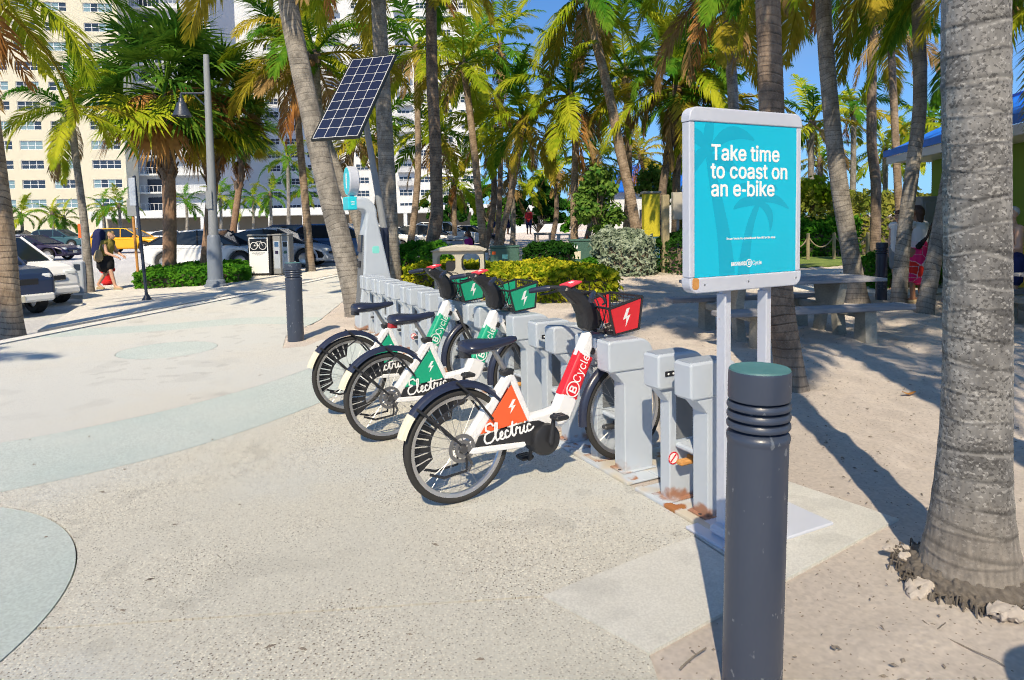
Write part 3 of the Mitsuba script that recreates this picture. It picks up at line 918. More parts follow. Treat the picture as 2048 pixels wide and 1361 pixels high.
def fender(c, r, a0, a1, w):
    """curved mudguard with a hollow underside"""
    t = np.radians(np.linspace(a0, a1, 28))
    prof = [(-w, -.020), (-w * .8, .0), (-w * .4, .012), (0, .016), (w * .4, .012), (w * .8, .0), (w, -.020), (w * .9, -.022), (w * .7, -.004), (0, .011), (-w * .7, -.004), (-w * .9, -.022)]
    V, F, n = [], [], len(prof)
    for a in t:
        for y, d in prof:
            V.append((c[0] + (r + d) * math.cos(a), y, c[1] + (r + d) * math.sin(a)))
    for i in range(len(t) - 1):
        for j in range(n):
            q = (j + 1) % n
            F += [(i * n + j, i * n + q, (i + 1) * n + q), (i * n + j, (i + 1) * n + q, (i + 1) * n + j)]
    return trimesh.Trimesh(V, F, process=False)


def make_bike():
    """[(name, parent part or None, mesh, material slot, smooth)] in the bicycle's own axes: x forward, y left, z up"""
    L = []
    add = lambda n, m, mt, sm=30, up=None: L.append((n, up, m, mt, sm))
    for nm, c in (('rear_wheel', HUB), ('front_wheel', FH)):
        ty, rm, hb, sp = wheel_meshes(c)
        add(nm, hb, 'steel')
        add('tyre', ty, 'rubber', 40, nm)
        add('rim', rm, 'rim_silver', 40, nm)
        add('spokes', sp, 'steel', 30, nm)
    add('rear_fender', fender(HUB, RW + .034, 40, 141, .036), 'navy_plastic')
    add('mud_flap', fender(HUB, RW + .036, 141.5, 163, .038), 'cream_plastic')
    add('front_fender', fender(FH, RW + .030, 62, 188, .034), 'navy_plastic')
    # frame: down tube, low tube, seat triangle
    dt = [(.935, .915), (.965, .87), (.963, .80), (.815, .435), (.775, .36), (.70, .325), (.60, .345), (.46, .385), (.463, .435), (.60, .445), (.665, .455), (.70, .52), (.905, .885)]
    add('frame', side(dt, .078, .022, smooth_corners=.012, n=150), 'bike_white')
    tri = Polygon([(.03, .30), (.06, .29), (.42, .258), (.455, .275), (.45, .295), (.10, .322), (.125, .365), (.345, .66), (.43, .41), (.48, .39), (.49, .42), (.372, .70), (.345, .715), (.318, .70), (.02, .345)]).buffer(0)
    add('rear_frame', side(tri, .060, .010, n=200), 'bike_white')
    add('seat_clamp', side([(.300, .70), (.365, .70), (.372, .735), (.325, .745), (.29, .73)], .062, .012), 'black_plastic')
    add('seat_post', rod((.340, 0, .70), (.232, 0, .885), .015, n=14), 'steel')
    # saddle
    sec = []
    for x, hw, z0, z1 in ((.035, .050, .872, .918), (.055, .095, .858, .938), (.12, .105, .856, .944), (.20, .080, .862, .934), (.28, .045, .872, .928), (.36, .030, .884, .934), (.400, .018, .896, .928)):
        ring = [(x, hw * math.cos(t) * (1 if math.sin(t) > 0 else .92), (z0 + z1) / 2 + (z1 - z0) / 2 * math.sin(t)) for t in np.linspace(0, 2 * math.pi, 16, endpoint=False)]
        sec.append(ring)
    V = np.array(sec).reshape(-1, 3)
    F = []
    for i in range(len(sec) - 1):
        for j in range(16):
            q = (j + 1) % 16
            F += [(i * 16 + j, (i + 1) * 16 + q, i * 16 + q), (i * 16 + j, (i + 1) * 16 + j, (i + 1) * 16 + q)]
    F += [(0, j, j + 1) for j in range(1, 15)] + [(len(V) - 16, len(V) - 16 + j + 1, len(V) - 16 + j) for j in range(1, 15)]
    add('saddle', trimesh.Trimesh(V, F, process=False).subdivide(), 'navy_plastic', True)
    add('saddle_rails', cat(*[tube([(.11, s * .03, .885), (.16, s * .022, .862), (.26, s * .022, .866), (.31, s * .014, .888)], .0045, 6) for s in (-1, 1)]), 'steel', 30, 'saddle')
    add('tail_light', side([(.030, .842), (.085, .838), (.085, .872), (.034, .876)], .07, .008), 'light_red')
    # skirt panel, chain cover and motor
    for y in (-.0335, .0335):
        add('skirt_panel', side([(.328, .628), (.345, .645), (.452, .412), (.13, .385), (.145, .405)], .005, .001, y=y, n=40), 'print_panel')
    add('chain_cover', side([(.085, .318), (.115, .378), (.45, .405), (.53, .40), (.57, .38), (.58, .22), (.48, .255), (.40, .275), (.12, .305)], .006, .002, y=-.041, n=60), 'black_plastic')
    add('motor', mv(lathe([(0, -.082), (.072, -.080), (.094, -.068), (.100, -.05), (.100, .06), (.09, .07), (0, .072)], 40), (.572, 0, .276), rot([1, 0, 0], -90)), 'black_plastic', 35)
    add('chain_stay', side([(.03, .30), (.06, .288), (.40, .262), (.425, .272), (.415, .292), (.07, .322)], .02, .006, y=-.055), 'bike_white')
    for nm, y, ang in (('crank', -.105, 80), ('crank', .095, 260)):
        d = np.array([math.cos(math.radians(ang)), 0, math.sin(math.radians(ang))])
        c0 = np.array([.572, y, .276])
        add(nm, hull(np.vstack([sphere(c0, .017, 1).vertices, sphere(c0 + d * .165, .012, 1).vertices])), 'black_plastic')
        pc = c0 + d * .165 + np.array([0, -.055 if y < 0 else .055, 0])
        add('pedal', cat(bx((.095, .085, .024), pc, .008), *[bx((.08, .012, .030), pc + [0, s, 0], .004) for s in (-.03, 0, .03)]), 'black_plastic')
    # carrier stays over the rear wheel
    for s in (-1, 1):
        y = s * .060
        add('stay', cat(tube([(-.265, y * .7, .60), (-.12, y, .47), (.01, y, .335)], .0075, 7), tube([(-.02, y * .7, .715), (.10, y, .60), (.20, y, .47)], .0075, 7),
                        tube([(-.17, y, .515), (-.05, y, .58), (.06, y, .645)], .006, 7), tube([(-.20, y * .8, .22), (-.12, y, .19), (.02, y, .20), (.03, y, .31)], .008, 7)), 'black_plastic')
    for nm, rr0, rr1, yy in (('brake_disc', .062, .084, -.052), ('sprocket', .030, .052, -.062)):
        add(nm, mv(cat(lathe([(rr0, -.0015), (rr1, -.0015), (rr1, .0015), (rr0, .0015), (rr0, -.0015)], 28), *[tube([(.02 * math.cos(q), .02 * math.sin(q), 0), ((rr0 + .004) * math.cos(q + .5), (rr0 + .004) * math.sin(q + .5), 0)], .003, 4) for q in np.arange(6) * math.pi / 3]), (0, yy, .332), rot([1, 0, 0], 90)), 'disc_steel')
    add('derailleur', cat(mv(lathe([(0, -.010), (.024, -.010), (.026, 0), (.020, .014), (0, .014)], 16), (0, -.066, .332), rot([1, 0, 0], 90)), tube([(.02, -.066, .30), (.05, -.070, .24), (.03, -.066, .20)], .009, 7)), 'dark_steel')
    sec_ = Polygon(np.vstack([[(.318 * math.cos(t), .318 * math.sin(t)) for t in np.radians(np.linspace(88, 212, 20))], [(.15 * math.cos(t), .15 * math.sin(t)) for t in np.radians(np.linspace(205, 95, 12))]]))
    for i in range(9):
        t = math.radians(100 + i * 12.5)
        sec_ = sec_.difference(LineString([(.17 * math.cos(t), .17 * math.sin(t)), (.30 * math.cos(t), .30 * math.sin(t))]).buffer(.004))
    add('coat_guard', mv(ext(sec_, .003), (0, .052, .332), XZR), 'black_plastic', False)
    # fork and steering head
    for s in (-1, 1):
        add('fork_blade', tube([(1.005, s * .052, .80), (1.10, s * .055, .62), (1.20, s * .056, .43), (1.238, s * .056, .345)], [.017, .016, .012, .010], 10), 'dark_steel')
    add('fork_crown', side([(.965, .86), (1.02, .80), (1.055, .715), (1.02, .70), (.96, .80)], .125, .02), 'bike_white')
    add('head_light', mv(lathe([(0, .02), (.03, .016), (.035, -.01), (.02, -.02)], 18), (1.045, 0, .93), rot([0, 1, 0], 90)), 'lamp_clear')
    head = [(.735, 1.178), (.752, 1.205), (.80, 1.213), (.905, 1.15), (.985, 1.075), (1.035, .975), (1.015, .925), (.925, .902), (.885, .93), (.868, 1.02), (.835, 1.085), (.775, 1.135)]
    add('steering_cover', side(head, .105, .03, smooth_corners=.01, n=120), 'black_plastic')
    add('top_cap', mv(puff([(-.05, -.062), (.05, -.048), (.05, .048), (-.05, .062)], .014, .005), (.818, 0, 1.218), rot([0, 1, 0], -14)), 'cap_red')
    add('cap_mark', mv(bx((.03, .03, .003), (0, 0, .0078), .001), (.818, 0, 1.218), rot([0, 1, 0], -14)), 'print_white')
    bar = smoothpath([(.715, .335, 1.150), (.77, .275, 1.165), (.84, .20, 1.178), (.885, .10, 1.165), (.89, 0, 1.15), (.885, -.10, 1.165), (.84, -.20, 1.178), (.77, -.275, 1.165), (.715, -.335, 1.150)], 40)
    add('handlebar', tube(bar, .0125, 10), 'black_plastic')
    for s in (1, -1):
        g = smoothpath([(.715, s * .335, 1.150), (.77, s * .275, 1.165), (.815, s * .23, 1.174)], 8)
        add('grip', tube(g, [.016, .018, .019, .019, .019, .019, .019, .016], 12), 'navy_plastic')
        add('brake_lever', tube([(.86, s * .215, 1.17), (.875, s * .25, 1.145), (.84, s * .31, 1.125), (.80, s * .335, 1.12)], [.010, .009, .007, .006], 8), 'black_plastic')
    for i, s in enumerate((-.045, .03, .06)):
        add('cable', tube(smoothpath([(.87, s * 3.2, 1.16), (1.0, s * 2.2, 1.15), (1.06, s, 1.05), (1.02, s * .6, .90)], 14), .0042, 6), 'black_plastic')
    # basket
    b0 = dict(xt=(.985, 1.26), xb=(1.045, 1.225), zt=(1.06, 1.118), zb=(.885, .905))
    def bw(y):
        return [np.array([b0['xt'][0], y, b0['zt'][0]]), np.array([b0['xt'][1], y, b0['zt'][1]]), np.array([b0['xb'][1] + .02, y * .88, b0['zb'][1]]), np.array([b0['xb'][0], y * .88, b0['zb'][0]])]
    wires = []
    for y in (-.165, .165):
        c = bw(y)
        for i in range(4):
            wires.append(tube([c[i], c[(i + 1) % 4]], .008 if i != 2 else .006, 6))
    cl, cr_ = bw(.165), bw(-.165)
    for i in range(4):
        wires.append(tube([cl[i], cr_[i]], .008 if i < 2 else .006, 6))
    add('basket', cat(*wires), 'black_plastic')
    grid = []
    for f in np.linspace(.1, .9, 8):
        grid.append(tube([cl[3] + (cr_[3] - cl[3]) * f, cl[2] + (cr_[2] - cl[2]) * f, cl[1] + (cr_[1] - cl[1]) * f], .0026, 5))
        grid.append(tube([cl[3] + (cr_[3] - cl[3]) * f, cl[0] + (cr_[0] - cl[0]) * f], .0026, 5))
    for f in np.linspace(.1, .9, 6):
        grid.append(tube([cl[3] + (cl[2] - cl[3]) * f, cr_[3] + (cr_[2] - cr_[3]) * f], .0026, 5))
        grid.append(tube([cl[1] + (cl[2] - cl[1]) * f, cr_[1] + (cr_[2] - cr_[1]) * f], .0026, 5))
    add('basket_wires', cat(*grid), 'black_plastic', 30, 'basket')
    for y, s in ((-.163, -1), (.163, 1)):
        c = bw(y)
        cc = sum(c) / 4
        pp = [cc + (q - cc) * .90 for q in c]
        n = np.array([0, s * .004, 0])
        add('basket_panel', hull([q + n for q in pp] + [q - n for q in pp]), 'print_basket', False, 'basket')
    add('basket_bracket', cat(tube([(1.0, .03, .90), (1.10, .05, .885), (1.20, .05, .895)], .009, 7), tube([(1.0, -.03, .90), (1.10, -.05, .885), (1.20, -.05, .895)], .009, 7)), 'dark_steel', 30, 'basket')
    # print on the right-hand side
    def deco(poly_or_mesh, x, z, y, ang=0, th=.001):
        m = poly_or_mesh if isinstance(poly_or_mesh, trimesh.Trimesh) else ext(poly_or_mesh, th)
        return mv(mv(m, (0, 0, 0), rot([0, 0, 1], ang)), (x, y, z), RS)
    bolt = Polygon(BOLT * [.088, .095])
    bm = mv(ext(affinity.scale(bolt, .95, .8), .0012), (0, 0, 0))
    add('bolt_print', deco(bm, .345, .515, -.0366), 'print_white', False)
    c = bw(-.163)
    cc = sum(c) / 4
    xd = (c[1] - c[0]) / np.linalg.norm(c[1] - c[0])
    zd = np.cross(xd, c[0] - c[3])
    zd /= np.linalg.norm(zd)
    add('basket_bolt', mv(ext(Polygon(BOLT * [.105, .105]), .0012), cc + zd * .0048, np.stack([xd, np.cross(zd, xd), zd], 1)), 'print_white', False, 'basket')
    add('script_print', deco(ext(script_word(.0655), .0012), .150, .322, -.0443, 4.5), 'print_white', False)
    ang = math.degrees(math.atan2(.259, .150))
    ub, ua = np.array([.713, .475]), np.array([.862, .733])
    d = (ua - ub) / np.linalg.norm(ua - ub)
    nrm = np.array([-d[1], d[0]])
    ctr = lambda t, s: ub + (ua - ub) * t + nrm * s
    hw = .0655
    mid0, mid1 = np.array([.760, .500]), np.array([.905, .762])
    d = (mid1 - mid0) / np.linalg.norm(mid1 - mid0)
    nrm = np.array([-d[1], d[0]])
    bandp = [mid0 - nrm * .068, mid1 - nrm * .062, mid1 + nrm * .060, mid0 + nrm * .064]
    add('tube_band', side([tuple(q) for q in bandp], .083, .022, n=90), 'print_band')
    ang = math.degrees(math.atan2(d[1], d[0]))
    cc = mid0 + d * .062
    y = -.0418
    ringp = Point(0, 0).buffer(.052, quad_segs=12).difference(Point(0, 0).buffer(.044, quad_segs=12))
    m = meshkit.text_mesh('B', .056, .0012, True)
    m.vertices[:, :2] -= m.bounds[:, :2].mean(0)
    w = meshkit.text_mesh('Cycle', .062, .0012)
    w.vertices[:, 0] *= .185 / w.extents[0]
    w.vertices[:, 0] -= w.bounds[0, 0]
    add('band_logo', cat(deco(ringp, cc[0], cc[1], y, ang), deco(m, cc[0], cc[1], y, ang), deco(w, *(cc + d * .050 - nrm * .028), y, ang)), 'print_white', False)
    q = mid1 + d * .035 - nrm * .035
    add('lock_eye', deco(sbox(-.02, -.016, .02, .016), q[0], q[1], -.0392, ang), 'black_plastic', False)
    return L


BIKE = [(n, up, PLY(m, mt if not mt.startswith('print_') or mt == 'print_white' else 'print_red', smooth=sm), mt) for n, up, m, mt, sm in make_bike()]


def place_bike(px, py, head, label, slots, lean=0.0):
    k = thing('share_bicycle', label, 'bicycle', 'white share bicycles in the docks')
    o = at(px, py)
    x = np.array([math.cos(head), math.sin(head), 0])
    y = np.array([-x[1], x[0], 0])
    z = np.array([0, 0, 1.0])
    y2 = y * math.cos(lean) + z * math.sin(lean)
    z2 = np.cross(x, y2)
    M = np.eye(4)
    M[:3, :3] = np.stack([x, y2, z2], 1)
    M[:3, 3] = o + x * .045
    made = {}
    for n, up, d, mt in BIKE:
        kk = ref(made.get(up, k), n, d, T(M), slots.get(mt, mt))
        made[n] = kk


H0 = math.atan2(.512, .859)
place_bike(905, 1008, H0, 'white electric bicycle with red basket and orange skirt panel, nearest of the three', dict(print_panel='print_orange', print_band='print_red', print_basket='print_red', light_red='black_plastic'))
place_bike(766, 882, H0 + .02, 'white electric bicycle with green skirt panel, middle of the three docked bicycles', dict(print_panel='print_green', print_band='print_green', print_basket='print_green'))
place_bike(694, 827, H0 + .03, 'white electric bicycle with green panels, rearmost of the three docked bicycles', dict(print_panel='print_green', print_band='print_green', print_basket='print_green', light_red='black_plastic'))

# ------------------------------------------------------------------ palms
def frond_mesh(elev, droop, N, seed, dead=False, wmul=1.0):
    """a feather leaf of length 1 that leaves the trunk towards +x"""
    r = np.random.RandomState(seed)
    n = 16
    t = np.linspace(0, 1, n)
    ang = np.radians(elev - droop * t ** 1.25)
    sidew = .16 * r.uniform(-1, 1)
    d = np.stack([np.cos(ang), sidew * t, np.sin(ang)], 1)
    d /= np.linalg.norm(d, axis=1, keepdims=True)
    P = np.vstack([[0, 0, 0], np.cumsum(d[:-1] * np.diff(t)[:, None], axis=0)])
    rach = tube(P, np.linspace(.0125, .0025, n), 4, caps=False, ry=np.linspace(.020, .002, n))
    V, F = [], []
    tt = np.linspace(.13, .985, N)
    for s in (-1, 1):
        for q in tt:
            if r.rand() < (.10 if not dead else .25):
                continue
            q = np.clip(q + r.uniform(-.004, .004), 0, .995)
            k = q * (n - 1)
            i = min(int(k), n - 2)
            b = P[i] + (P[i + 1] - P[i]) * (k - i)
            tg = d[i]
            S = np.cross([0, 0, 1.0], tg)
            S /= np.linalg.norm(S) + 1e-9
            S = S * s
            up = np.cross(tg, S) * s
            prof = (.12 + .88 * math.sin(math.pi * min(1, (q * .93 + .06)) ** .85)) ** .8
            ln = .265 * prof * r.uniform(.82, 1.08)
            w = .0076 * wmul * (0.6 + .4 * prof) * r.uniform(.8, 1.2)
            fw = .45 + .75 * q + r.uniform(-.12, .12)
            dr_ = tg * fw + S * (.95 - .35 * q) + up * r.uniform(-.05, .32)
            dr_ /= np.linalg.norm(dr_)
            g = r.uniform(.35, 1.0) if not dead else r.uniform(1.4, 3.0)
            p1 = b + dr_ * ln * .45 + np.array([0, 0, -1]) * g * ln * .06
            d2 = dr_ + np.array([0, 0, -1.0]) * g
            d2 /= np.linalg.norm(d2)
            p2 = p1 + d2 * ln * .55
            wv = np.cross(dr_, up + r.uniform(-.3, .3, 3))
            wv /= np.linalg.norm(wv) + 1e-9
            k = len(V)
            V += [b - wv * w * .45, b + wv * w * .45, p1 - wv * w, p1 + wv * w, p2]
            F += [(k, k + 1, k + 3), (k, k + 3, k + 2), (k + 2, k + 3, k + 4)]
    return cat(trimesh.Trimesh(np.array(V), F, process=False), rach)


ELEV = (78, 55, 32, 10, -15, -42)
FR = {}
for e_, dp in zip(ELEV, (55, 78, 88, 85, 62, 40)):
    for v in range(2):
        FR[e_, v, 0] = PLY(frond_mesh(e_ + v * 6, dp + v * 12, 84, 10 * v + e_ + 100), 'leaf_green', False)
        FR[e_, v, 1] = PLY(frond_mesh(e_ + v * 6, dp + v * 12, 40, 10 * v + e_ + 300, wmul=1.75), 'leaf_green', False)
for v in range(3):
    FR['dead', v] = PLY(frond_mesh(-38 - 14 * v, 48, 44, 900 + v, True, 1.3), 'leaf_dry', False)
COCO = PLY(sphere((0, 0, 0), 1.0, 2, (.9, .9, 1.12)), 'coconut_green', True)
BASES = None


def rz(az, o, s=1.0, tilt=0.0, roll=0.0):
    a = math.radians(az)
    R = np.array([[math.cos(a), -math.sin(a), 0], [math.sin(a), math.cos(a), 0], [0, 0, 1]])
    if roll:
        R = R @ rot([1, 0, 0], roll)
    M = np.eye(4)
    M[:3, :3] = R * s
    M[:3, 3] = o
    return T(M)


def crown(k, top, L, n, seed, fine, dead=3, mats=None, emin=-42, nuts=6, axis=None):
    r = random.Random(seed)
    az = r.uniform(0, 360)
    n = max(11, int(n * .86))
    dead = max(0, dead - 1)
    for i in range(n):
        f = i / max(1, n - 1)
        e = 84 - (84 - emin) * f ** .85 + r.uniform(-9, 9)
        e0 = min(ELEV, key=lambda q: abs(q - e))
        az += 137.5 + r.uniform(-16, 16)
        w = r.random()
        if mats:
            m = r.choice(mats)
        elif f < .45:
            m = 'leaf_green' if w < .55 else 'leaf_lime'
        elif f < .8:
            m = 'leaf_green' if w < .34 else 'leaf_lime' if w < .85 else 'leaf_yellow'
        else:
            m = 'leaf_lime' if w < .5 else 'leaf_yellow' if w < .75 else 'leaf_dry'
        o = top + np.array([math.cos(math.radians(az)), math.sin(math.radians(az)), 0]) * .07 + np.array([0, 0, .10 - .22 * f])
        ref(k, 'frond', FR[e0, r.randint(0, 1), 0 if fine else 1], rz(az, o, L * r.uniform(.86, 1.1), roll=r.uniform(-22, 22)), m)
    for i in range(dead):
        az += 137.5 + r.uniform(-30, 30)
        ref(k, 'dead_frond', FR['dead', r.randint(0, 2)], rz(az, top + np.array([0, 0, -.16]), L * r.uniform(.6, .9), roll=r.uniform(-25, 25)), r.choice(['leaf_dry', 'leaf_dry', 'leaf_rust']))
    for i in range(nuts):
        a = r.uniform(0, 6.28)
        M = np.eye(4) * .105
        M[3, 3] = 1
        M[:3, 3] = top + np.array([math.cos(a) * r.uniform(.14, .3), math.sin(a) * r.uniform(.14, .3), -.12 - r.uniform(0, .28)])
        ref(k, 'coconut', COCO, T(M), r.choice(['coconut_green', 'coconut_green', 'coconut_brown']))


def trunk_mesh(path, r0, r1, flare, step, n, wob=.02, seed=0, ring=0.0):
    P = np.asarray(path, float)
    Ls = np.linalg.norm(np.diff(P, axis=0), axis=1).sum()
    Q = smoothpath(P, max(8, int(Ls / step)))
    z = Q[:, 2] - Q[0, 2]
    f = np.linspace(0, 1, len(Q))
    s = np.r_[0, np.cumsum(np.linalg.norm(np.diff(Q, axis=0), axis=1))]
    r = r0 + (r1 - r0) * f ** .8 + r0 * flare * np.exp(-z / .28)
    nz = meshkit.fbm(np.stack([s * 2.2, 0 * s, 0 * s + seed], 1), 3)
    r = r * (1 + wob * (nz - .5) * 2)
    if ring:
        ph = s * ring
        r = r * (1 + .035 * np.exp(-((ph - np.floor(ph) - .5) / .22) ** 2) * nz)
    return tube(Q, r, n, uv=True)


NPALM = 0


def palm(label, pix, Y, r0, r1, L, nf, bark, fine=True, flare=.45, crown_on=True, base=None, dead=3, mats=None, nuts=5, group='coconut palms of the grove', step=None, emin=-42, over=None):
    global NPALM
    NPALM += 1
    k = thing('coconut_palm', label, 'palm tree', group)
    if over is not None:
        path = [np.array(q, float) for q in over]
    else:
        path = [far(*q, Y) for q in pix]
        path[0] = path[0] * [1, 1, 0] + [0, 0, -.12]
    step = step or (.05 if Y < 13 else .10 if Y < 20 else .2)
    m, uv = trunk_mesh(path, r0, r1, flare, step, 20 if Y < 13 else 12, seed=NPALM * 3.7, ring=9 if Y < 20 else 0)
    part(k, 'trunk', m, bark, True, uv=uv)
    if crown_on:
        top = path[-1]
        part(k, 'crown_shaft', lathe([(0, .30), (.05, .28), (r1 * 1.15, .1), (r1 * 1.5, -.08), (r1 * 1.25, -.3), (r1, -.42)], 12, top), 'bark_brown')
        crown(k, top, L, nf, NPALM * 17, fine, dead, mats, emin, nuts)
    return k


# the nearest palm with its roots
zp = palm('massive pale speckled coconut palm trunk nearest the viewer at the right', None, 2.8, .126, .112, 3.2, 20, 'bark_lichen', flare=1.15, step=.02, nuts=6,
          over=[(1.985, 2.80, -.12), (1.985, 2.80, .3), (1.992, 2.80, .8), (1.982, 2.80, 1.3), (1.965, 2.80, 1.8), (1.945, 2.80, 2.4), (1.92, 2.82, 4.5), (1.86, 2.9, 9.0)])
rr, rts = np.random.RandomState(5), []
for i in range(330):
    a = rr.uniform(0, 2 * math.pi)
    r0_ = .225 + rr.uniform(0, .06)
    z0 = rr.uniform(.0, .05)
    ln = rr.uniform(.02, .07)
    d = np.array([math.cos(a + rr.uniform(-.7, .7)), math.sin(a + rr.uniform(-.7, .7)), 0])
    p0 = np.array([1.988 + math.cos(a) * r0_, 2.80 + math.sin(a) * r0_, z0])
    rts.append(tube([p0, p0 + d * ln * .6 + [0, 0, .012], p0 + d * ln + [0, 0, -.05 - z0]], [.0055, .0045, .002], 5))
part(zp, 'roots', cat(*rts), 'root_dark', 30, 'tangled dark roots around the trunk foot', 'stuff')
mound = lathe([(.19, .085), (.225, .065), (.25, .045), (.27, .02), (.285, -.01), (.29, -.06)], 90, (1.988, 2.80, 0)).subdivide().subdivide()
nn_ = meshkit.fbm(mound.vertices * 42, 3, 4)[:, None] - .45
mound.vertices += (mound.vertices - [1.988, 2.80, -.05]) * nn_ * .20
part(zp, 'root_ball', mound, 'root_dark', True, 'dark fibrous root ball at the trunk foot')
clods = []
for i in range(11):
    a = rr.uniform(2.4, 5.6)
    s = rr.uniform(.018, .045)
    m = sphere((0, 0, 0), s, 2, (1.6, 1.1, .6))
    m.vertices += (meshkit.noise(m.vertices * 60, i)[:, None] - .5) * s * .9
    clods.append(mv(m, (1.988 + math.cos(a) * rr.uniform(.23, .32), 2.80 + math.sin(a) * rr.uniform(.23, .32), rr.uniform(.0, .06))))
part(zp, 'sand_clods', cat(*clods), 'sand', True, 'pale clods of sand caught in the roots', 'stuff')

palm('dark shaded palm trunk rising directly behind the advertising sign', [(1587, 782), (1572, 690), (1561, 600), (1546, 300), (1539, 100), (1533, -100), (1530, -900)], 6.05, .118, .095, 3.2, 20, 'bark_brown', flare=.5)
palm('big leaning coconut palm behind the kiosk, its trunk curving up to the left', [(722, 632), (692, 520), (656, 380), (624, 240), (598, 120), (576, 0), (560, -150), (552, -260)], 11.56, .20, .15, 3.1, 22, 'bark_grey', flare=.5)
palm('straight grey palm trunk just right of the solar panel pole', [(787, 585), (784, 545), (773, 330), (764, 150), (757, 0), (752, -210)], 15.4, .215, .155, 3.4, 22, 'bark_grey')
palm('dark narrow palm trunk right of the straight grey one, flared at its foot', [(853, 560), (862, 500), (874, 420), (871, 300), (864, 150), (862, 0), (860, -130)], 18.6, .19, .14, 3.3, 20, 'bark_brown', flare=.8)
palm('grey curved palm trunk right of the sign, rising behind the picnic table', [(1716, 607), (1700, 500), (1680, 380), (1660, 200), (1646, 0), (1640, -210)], 12.06, .165, .12, 3.1, 20, 'bark_grey', flare=.5)
palm('slim dark palm trunk standing behind the bollard right of the picnic table', [(1750, 520), (1752, 380), (1743, 280), (1744, 100), (1748, 0), (1750, -70)], 22, .17, .135, 3.0, 18, 'bark_brown')
palm('thin young palm trunk with one big frond hanging over it', [(1803, 520), (1799, 440), (1792, 300), (1785, 150), (1779, 40)], 19, .11, .09, 2.4, 15, 'bark_tan', nuts=3)
palm('brown palm trunk bowing right beside the dress of the woman', [(1796, 620), (1808, 470), (1826, 330), (1840, 200), (1836, 0), (1832, -220)], 11.1, .118, .09, 2.9, 18, 'bark_grey', flare=.3)
palm('grey palm trunk leaning right, partly hidden behind the massive nearest trunk', [(1845, 628), (1868, 520), (1890, 400), (1915, 250), (1935, 100), (1948, -140)], 10.5, .112, .10, 2.8, 18, 'bark_grey', flare=.55)
palm('stout palm at the far left edge leaning out of the picture', [(18, 668), (9, 520), (-10, 340), (-34, 150), (-58, -40)], 10.3, .18, .13, 2.6, 18, 'bark_tan', flare=.35, emin=-42, dead=5)
palm('slender small palm in front of the cream apartment block', [(180, 585), (171, 470), (160, 380), (148, 290), (139, 218)], 16.9, .105, .075, 2.0, 17, 'bark_grey', flare=.25, nuts=2)
palm('palm with a wide crown close behind the solar panel', [(735, 545), (718, 450), (690, 380), (655, 290), (633, 200), (628, 110)], 21, .19, .16, 3.6, 22, 'bark_grey', nuts=6)
palm('pale slim palm with a full round crown right of the narrow dark trunk', [(971, 525), (962, 440), (946, 280), (926, 125)], 27, .17, .13, 3.5, 20, 'bark_tan')
palm('short palm leaning right in the middle of the grove', [(998, 520), (1004, 470), (1020, 400), (1038, 300), (1046, 235)], 28, .14, .12, 3.3, 20, 'bark_tan', fine=False)
palm('mid grove palm with a dark upright trunk', [(1149, 530), (1148, 400), (1151, 290), (1140, 190)], 26, .15, .13, 3.4, 22, 'bark_tan', dead=5)
palm('tall palm whose trunk slants down to the right behind the grey bush', [(1281, 527), (1262, 400), (1240, 300), (1222, 206), (1189, 68), (1172, -20)], 24, .20, .16, 3.6, 20, 'bark_tan')
palm('left one of two dark crossing palms beside the sign', [(1322, 520), (1324, 400), (1344, 265), (1352, 175)], 25, .17, .14, 3.9, 22, 'bark_brown', dead=4)
palm('right one of two dark crossing palms beside the sign', [(1350, 520), (1352, 400), (1357, 265), (1364, 140)], 25.5, .17, .14, 3.7, 18, 'bark_brown', dead=3)
palm('grey palm trunk that ends behind the top edge of the sign', [(1470, 560), (1467, 226), (1454, 30), (1449, -60)], 17, .15, .125, 3.4, 22, 'bark_grey', dead=5)
palm('slim brown palm between the newspaper boxes and the leaning palm', [(621, 527), (612, 420), (601, 300), (592, 200), (583, 110)], 23, .15, .11, 3.0, 20, 'bark_tan')
far_rows = [((832, 95), 31, 3.6, 'high crown filling the gap right of the straight grey trunk'), ((985, 250), 33, 3.2, 'lower crown left of the short leaning palm'),
            ((1185, 320), 35, 3.0, 'low crown above the leafy bush'), ((1250, 140), 29, 3.6, 'large crown left of the two dark crossing palms'), ((1437, 200), 25, 3.2, 'crown hanging just over the left corner of the sign'),
            ((1405, 320), 33, 3.0, 'low crown showing left of the sign'), ((868, 270), 35, 3.2, 'low crown behind the narrow dark trunk'), ((1282, 310), 38, 2.8, 'yellowing low crown right of the leafy bush'),
            ((705, 270), 33, 3.0, 'low crown seen under the solar panel'), ((762, 240), 36, 3.2, 'crown behind the straight grey trunk'), ((1020, 350), 40, 2.8, 'far low crown in the middle of the grove'),
            ((910, 360), 42, 2.8, 'far low crown above the white cars'), ((1110, 330), 40, 2.8, 'far low crown behind the mid grove palm'),
            ((1000, 90), 38, 3.6, 'far high crown right of the pale slim palm')]
for i, ((px, py), Y, L, lab) in enumerate(far_rows):
    b = far(px + rng.uniform(-18, 22), 500, Y)
    palm('coconut palm with a ' + lab, [(px + rng.uniform(-25, 30), 500), (px + rng.uniform(-6, 10), (py + 500) / 2), (px, py)], Y, .17, .13, L, 17, rng.choice(['bark_tan', 'bark_grey', 'bark_brown']), fine=False,
         mats=['leaf_yellow', 'leaf_lime', 'leaf_yellow'] if 'yellowing' in lab else None, nuts=3, dead=4)
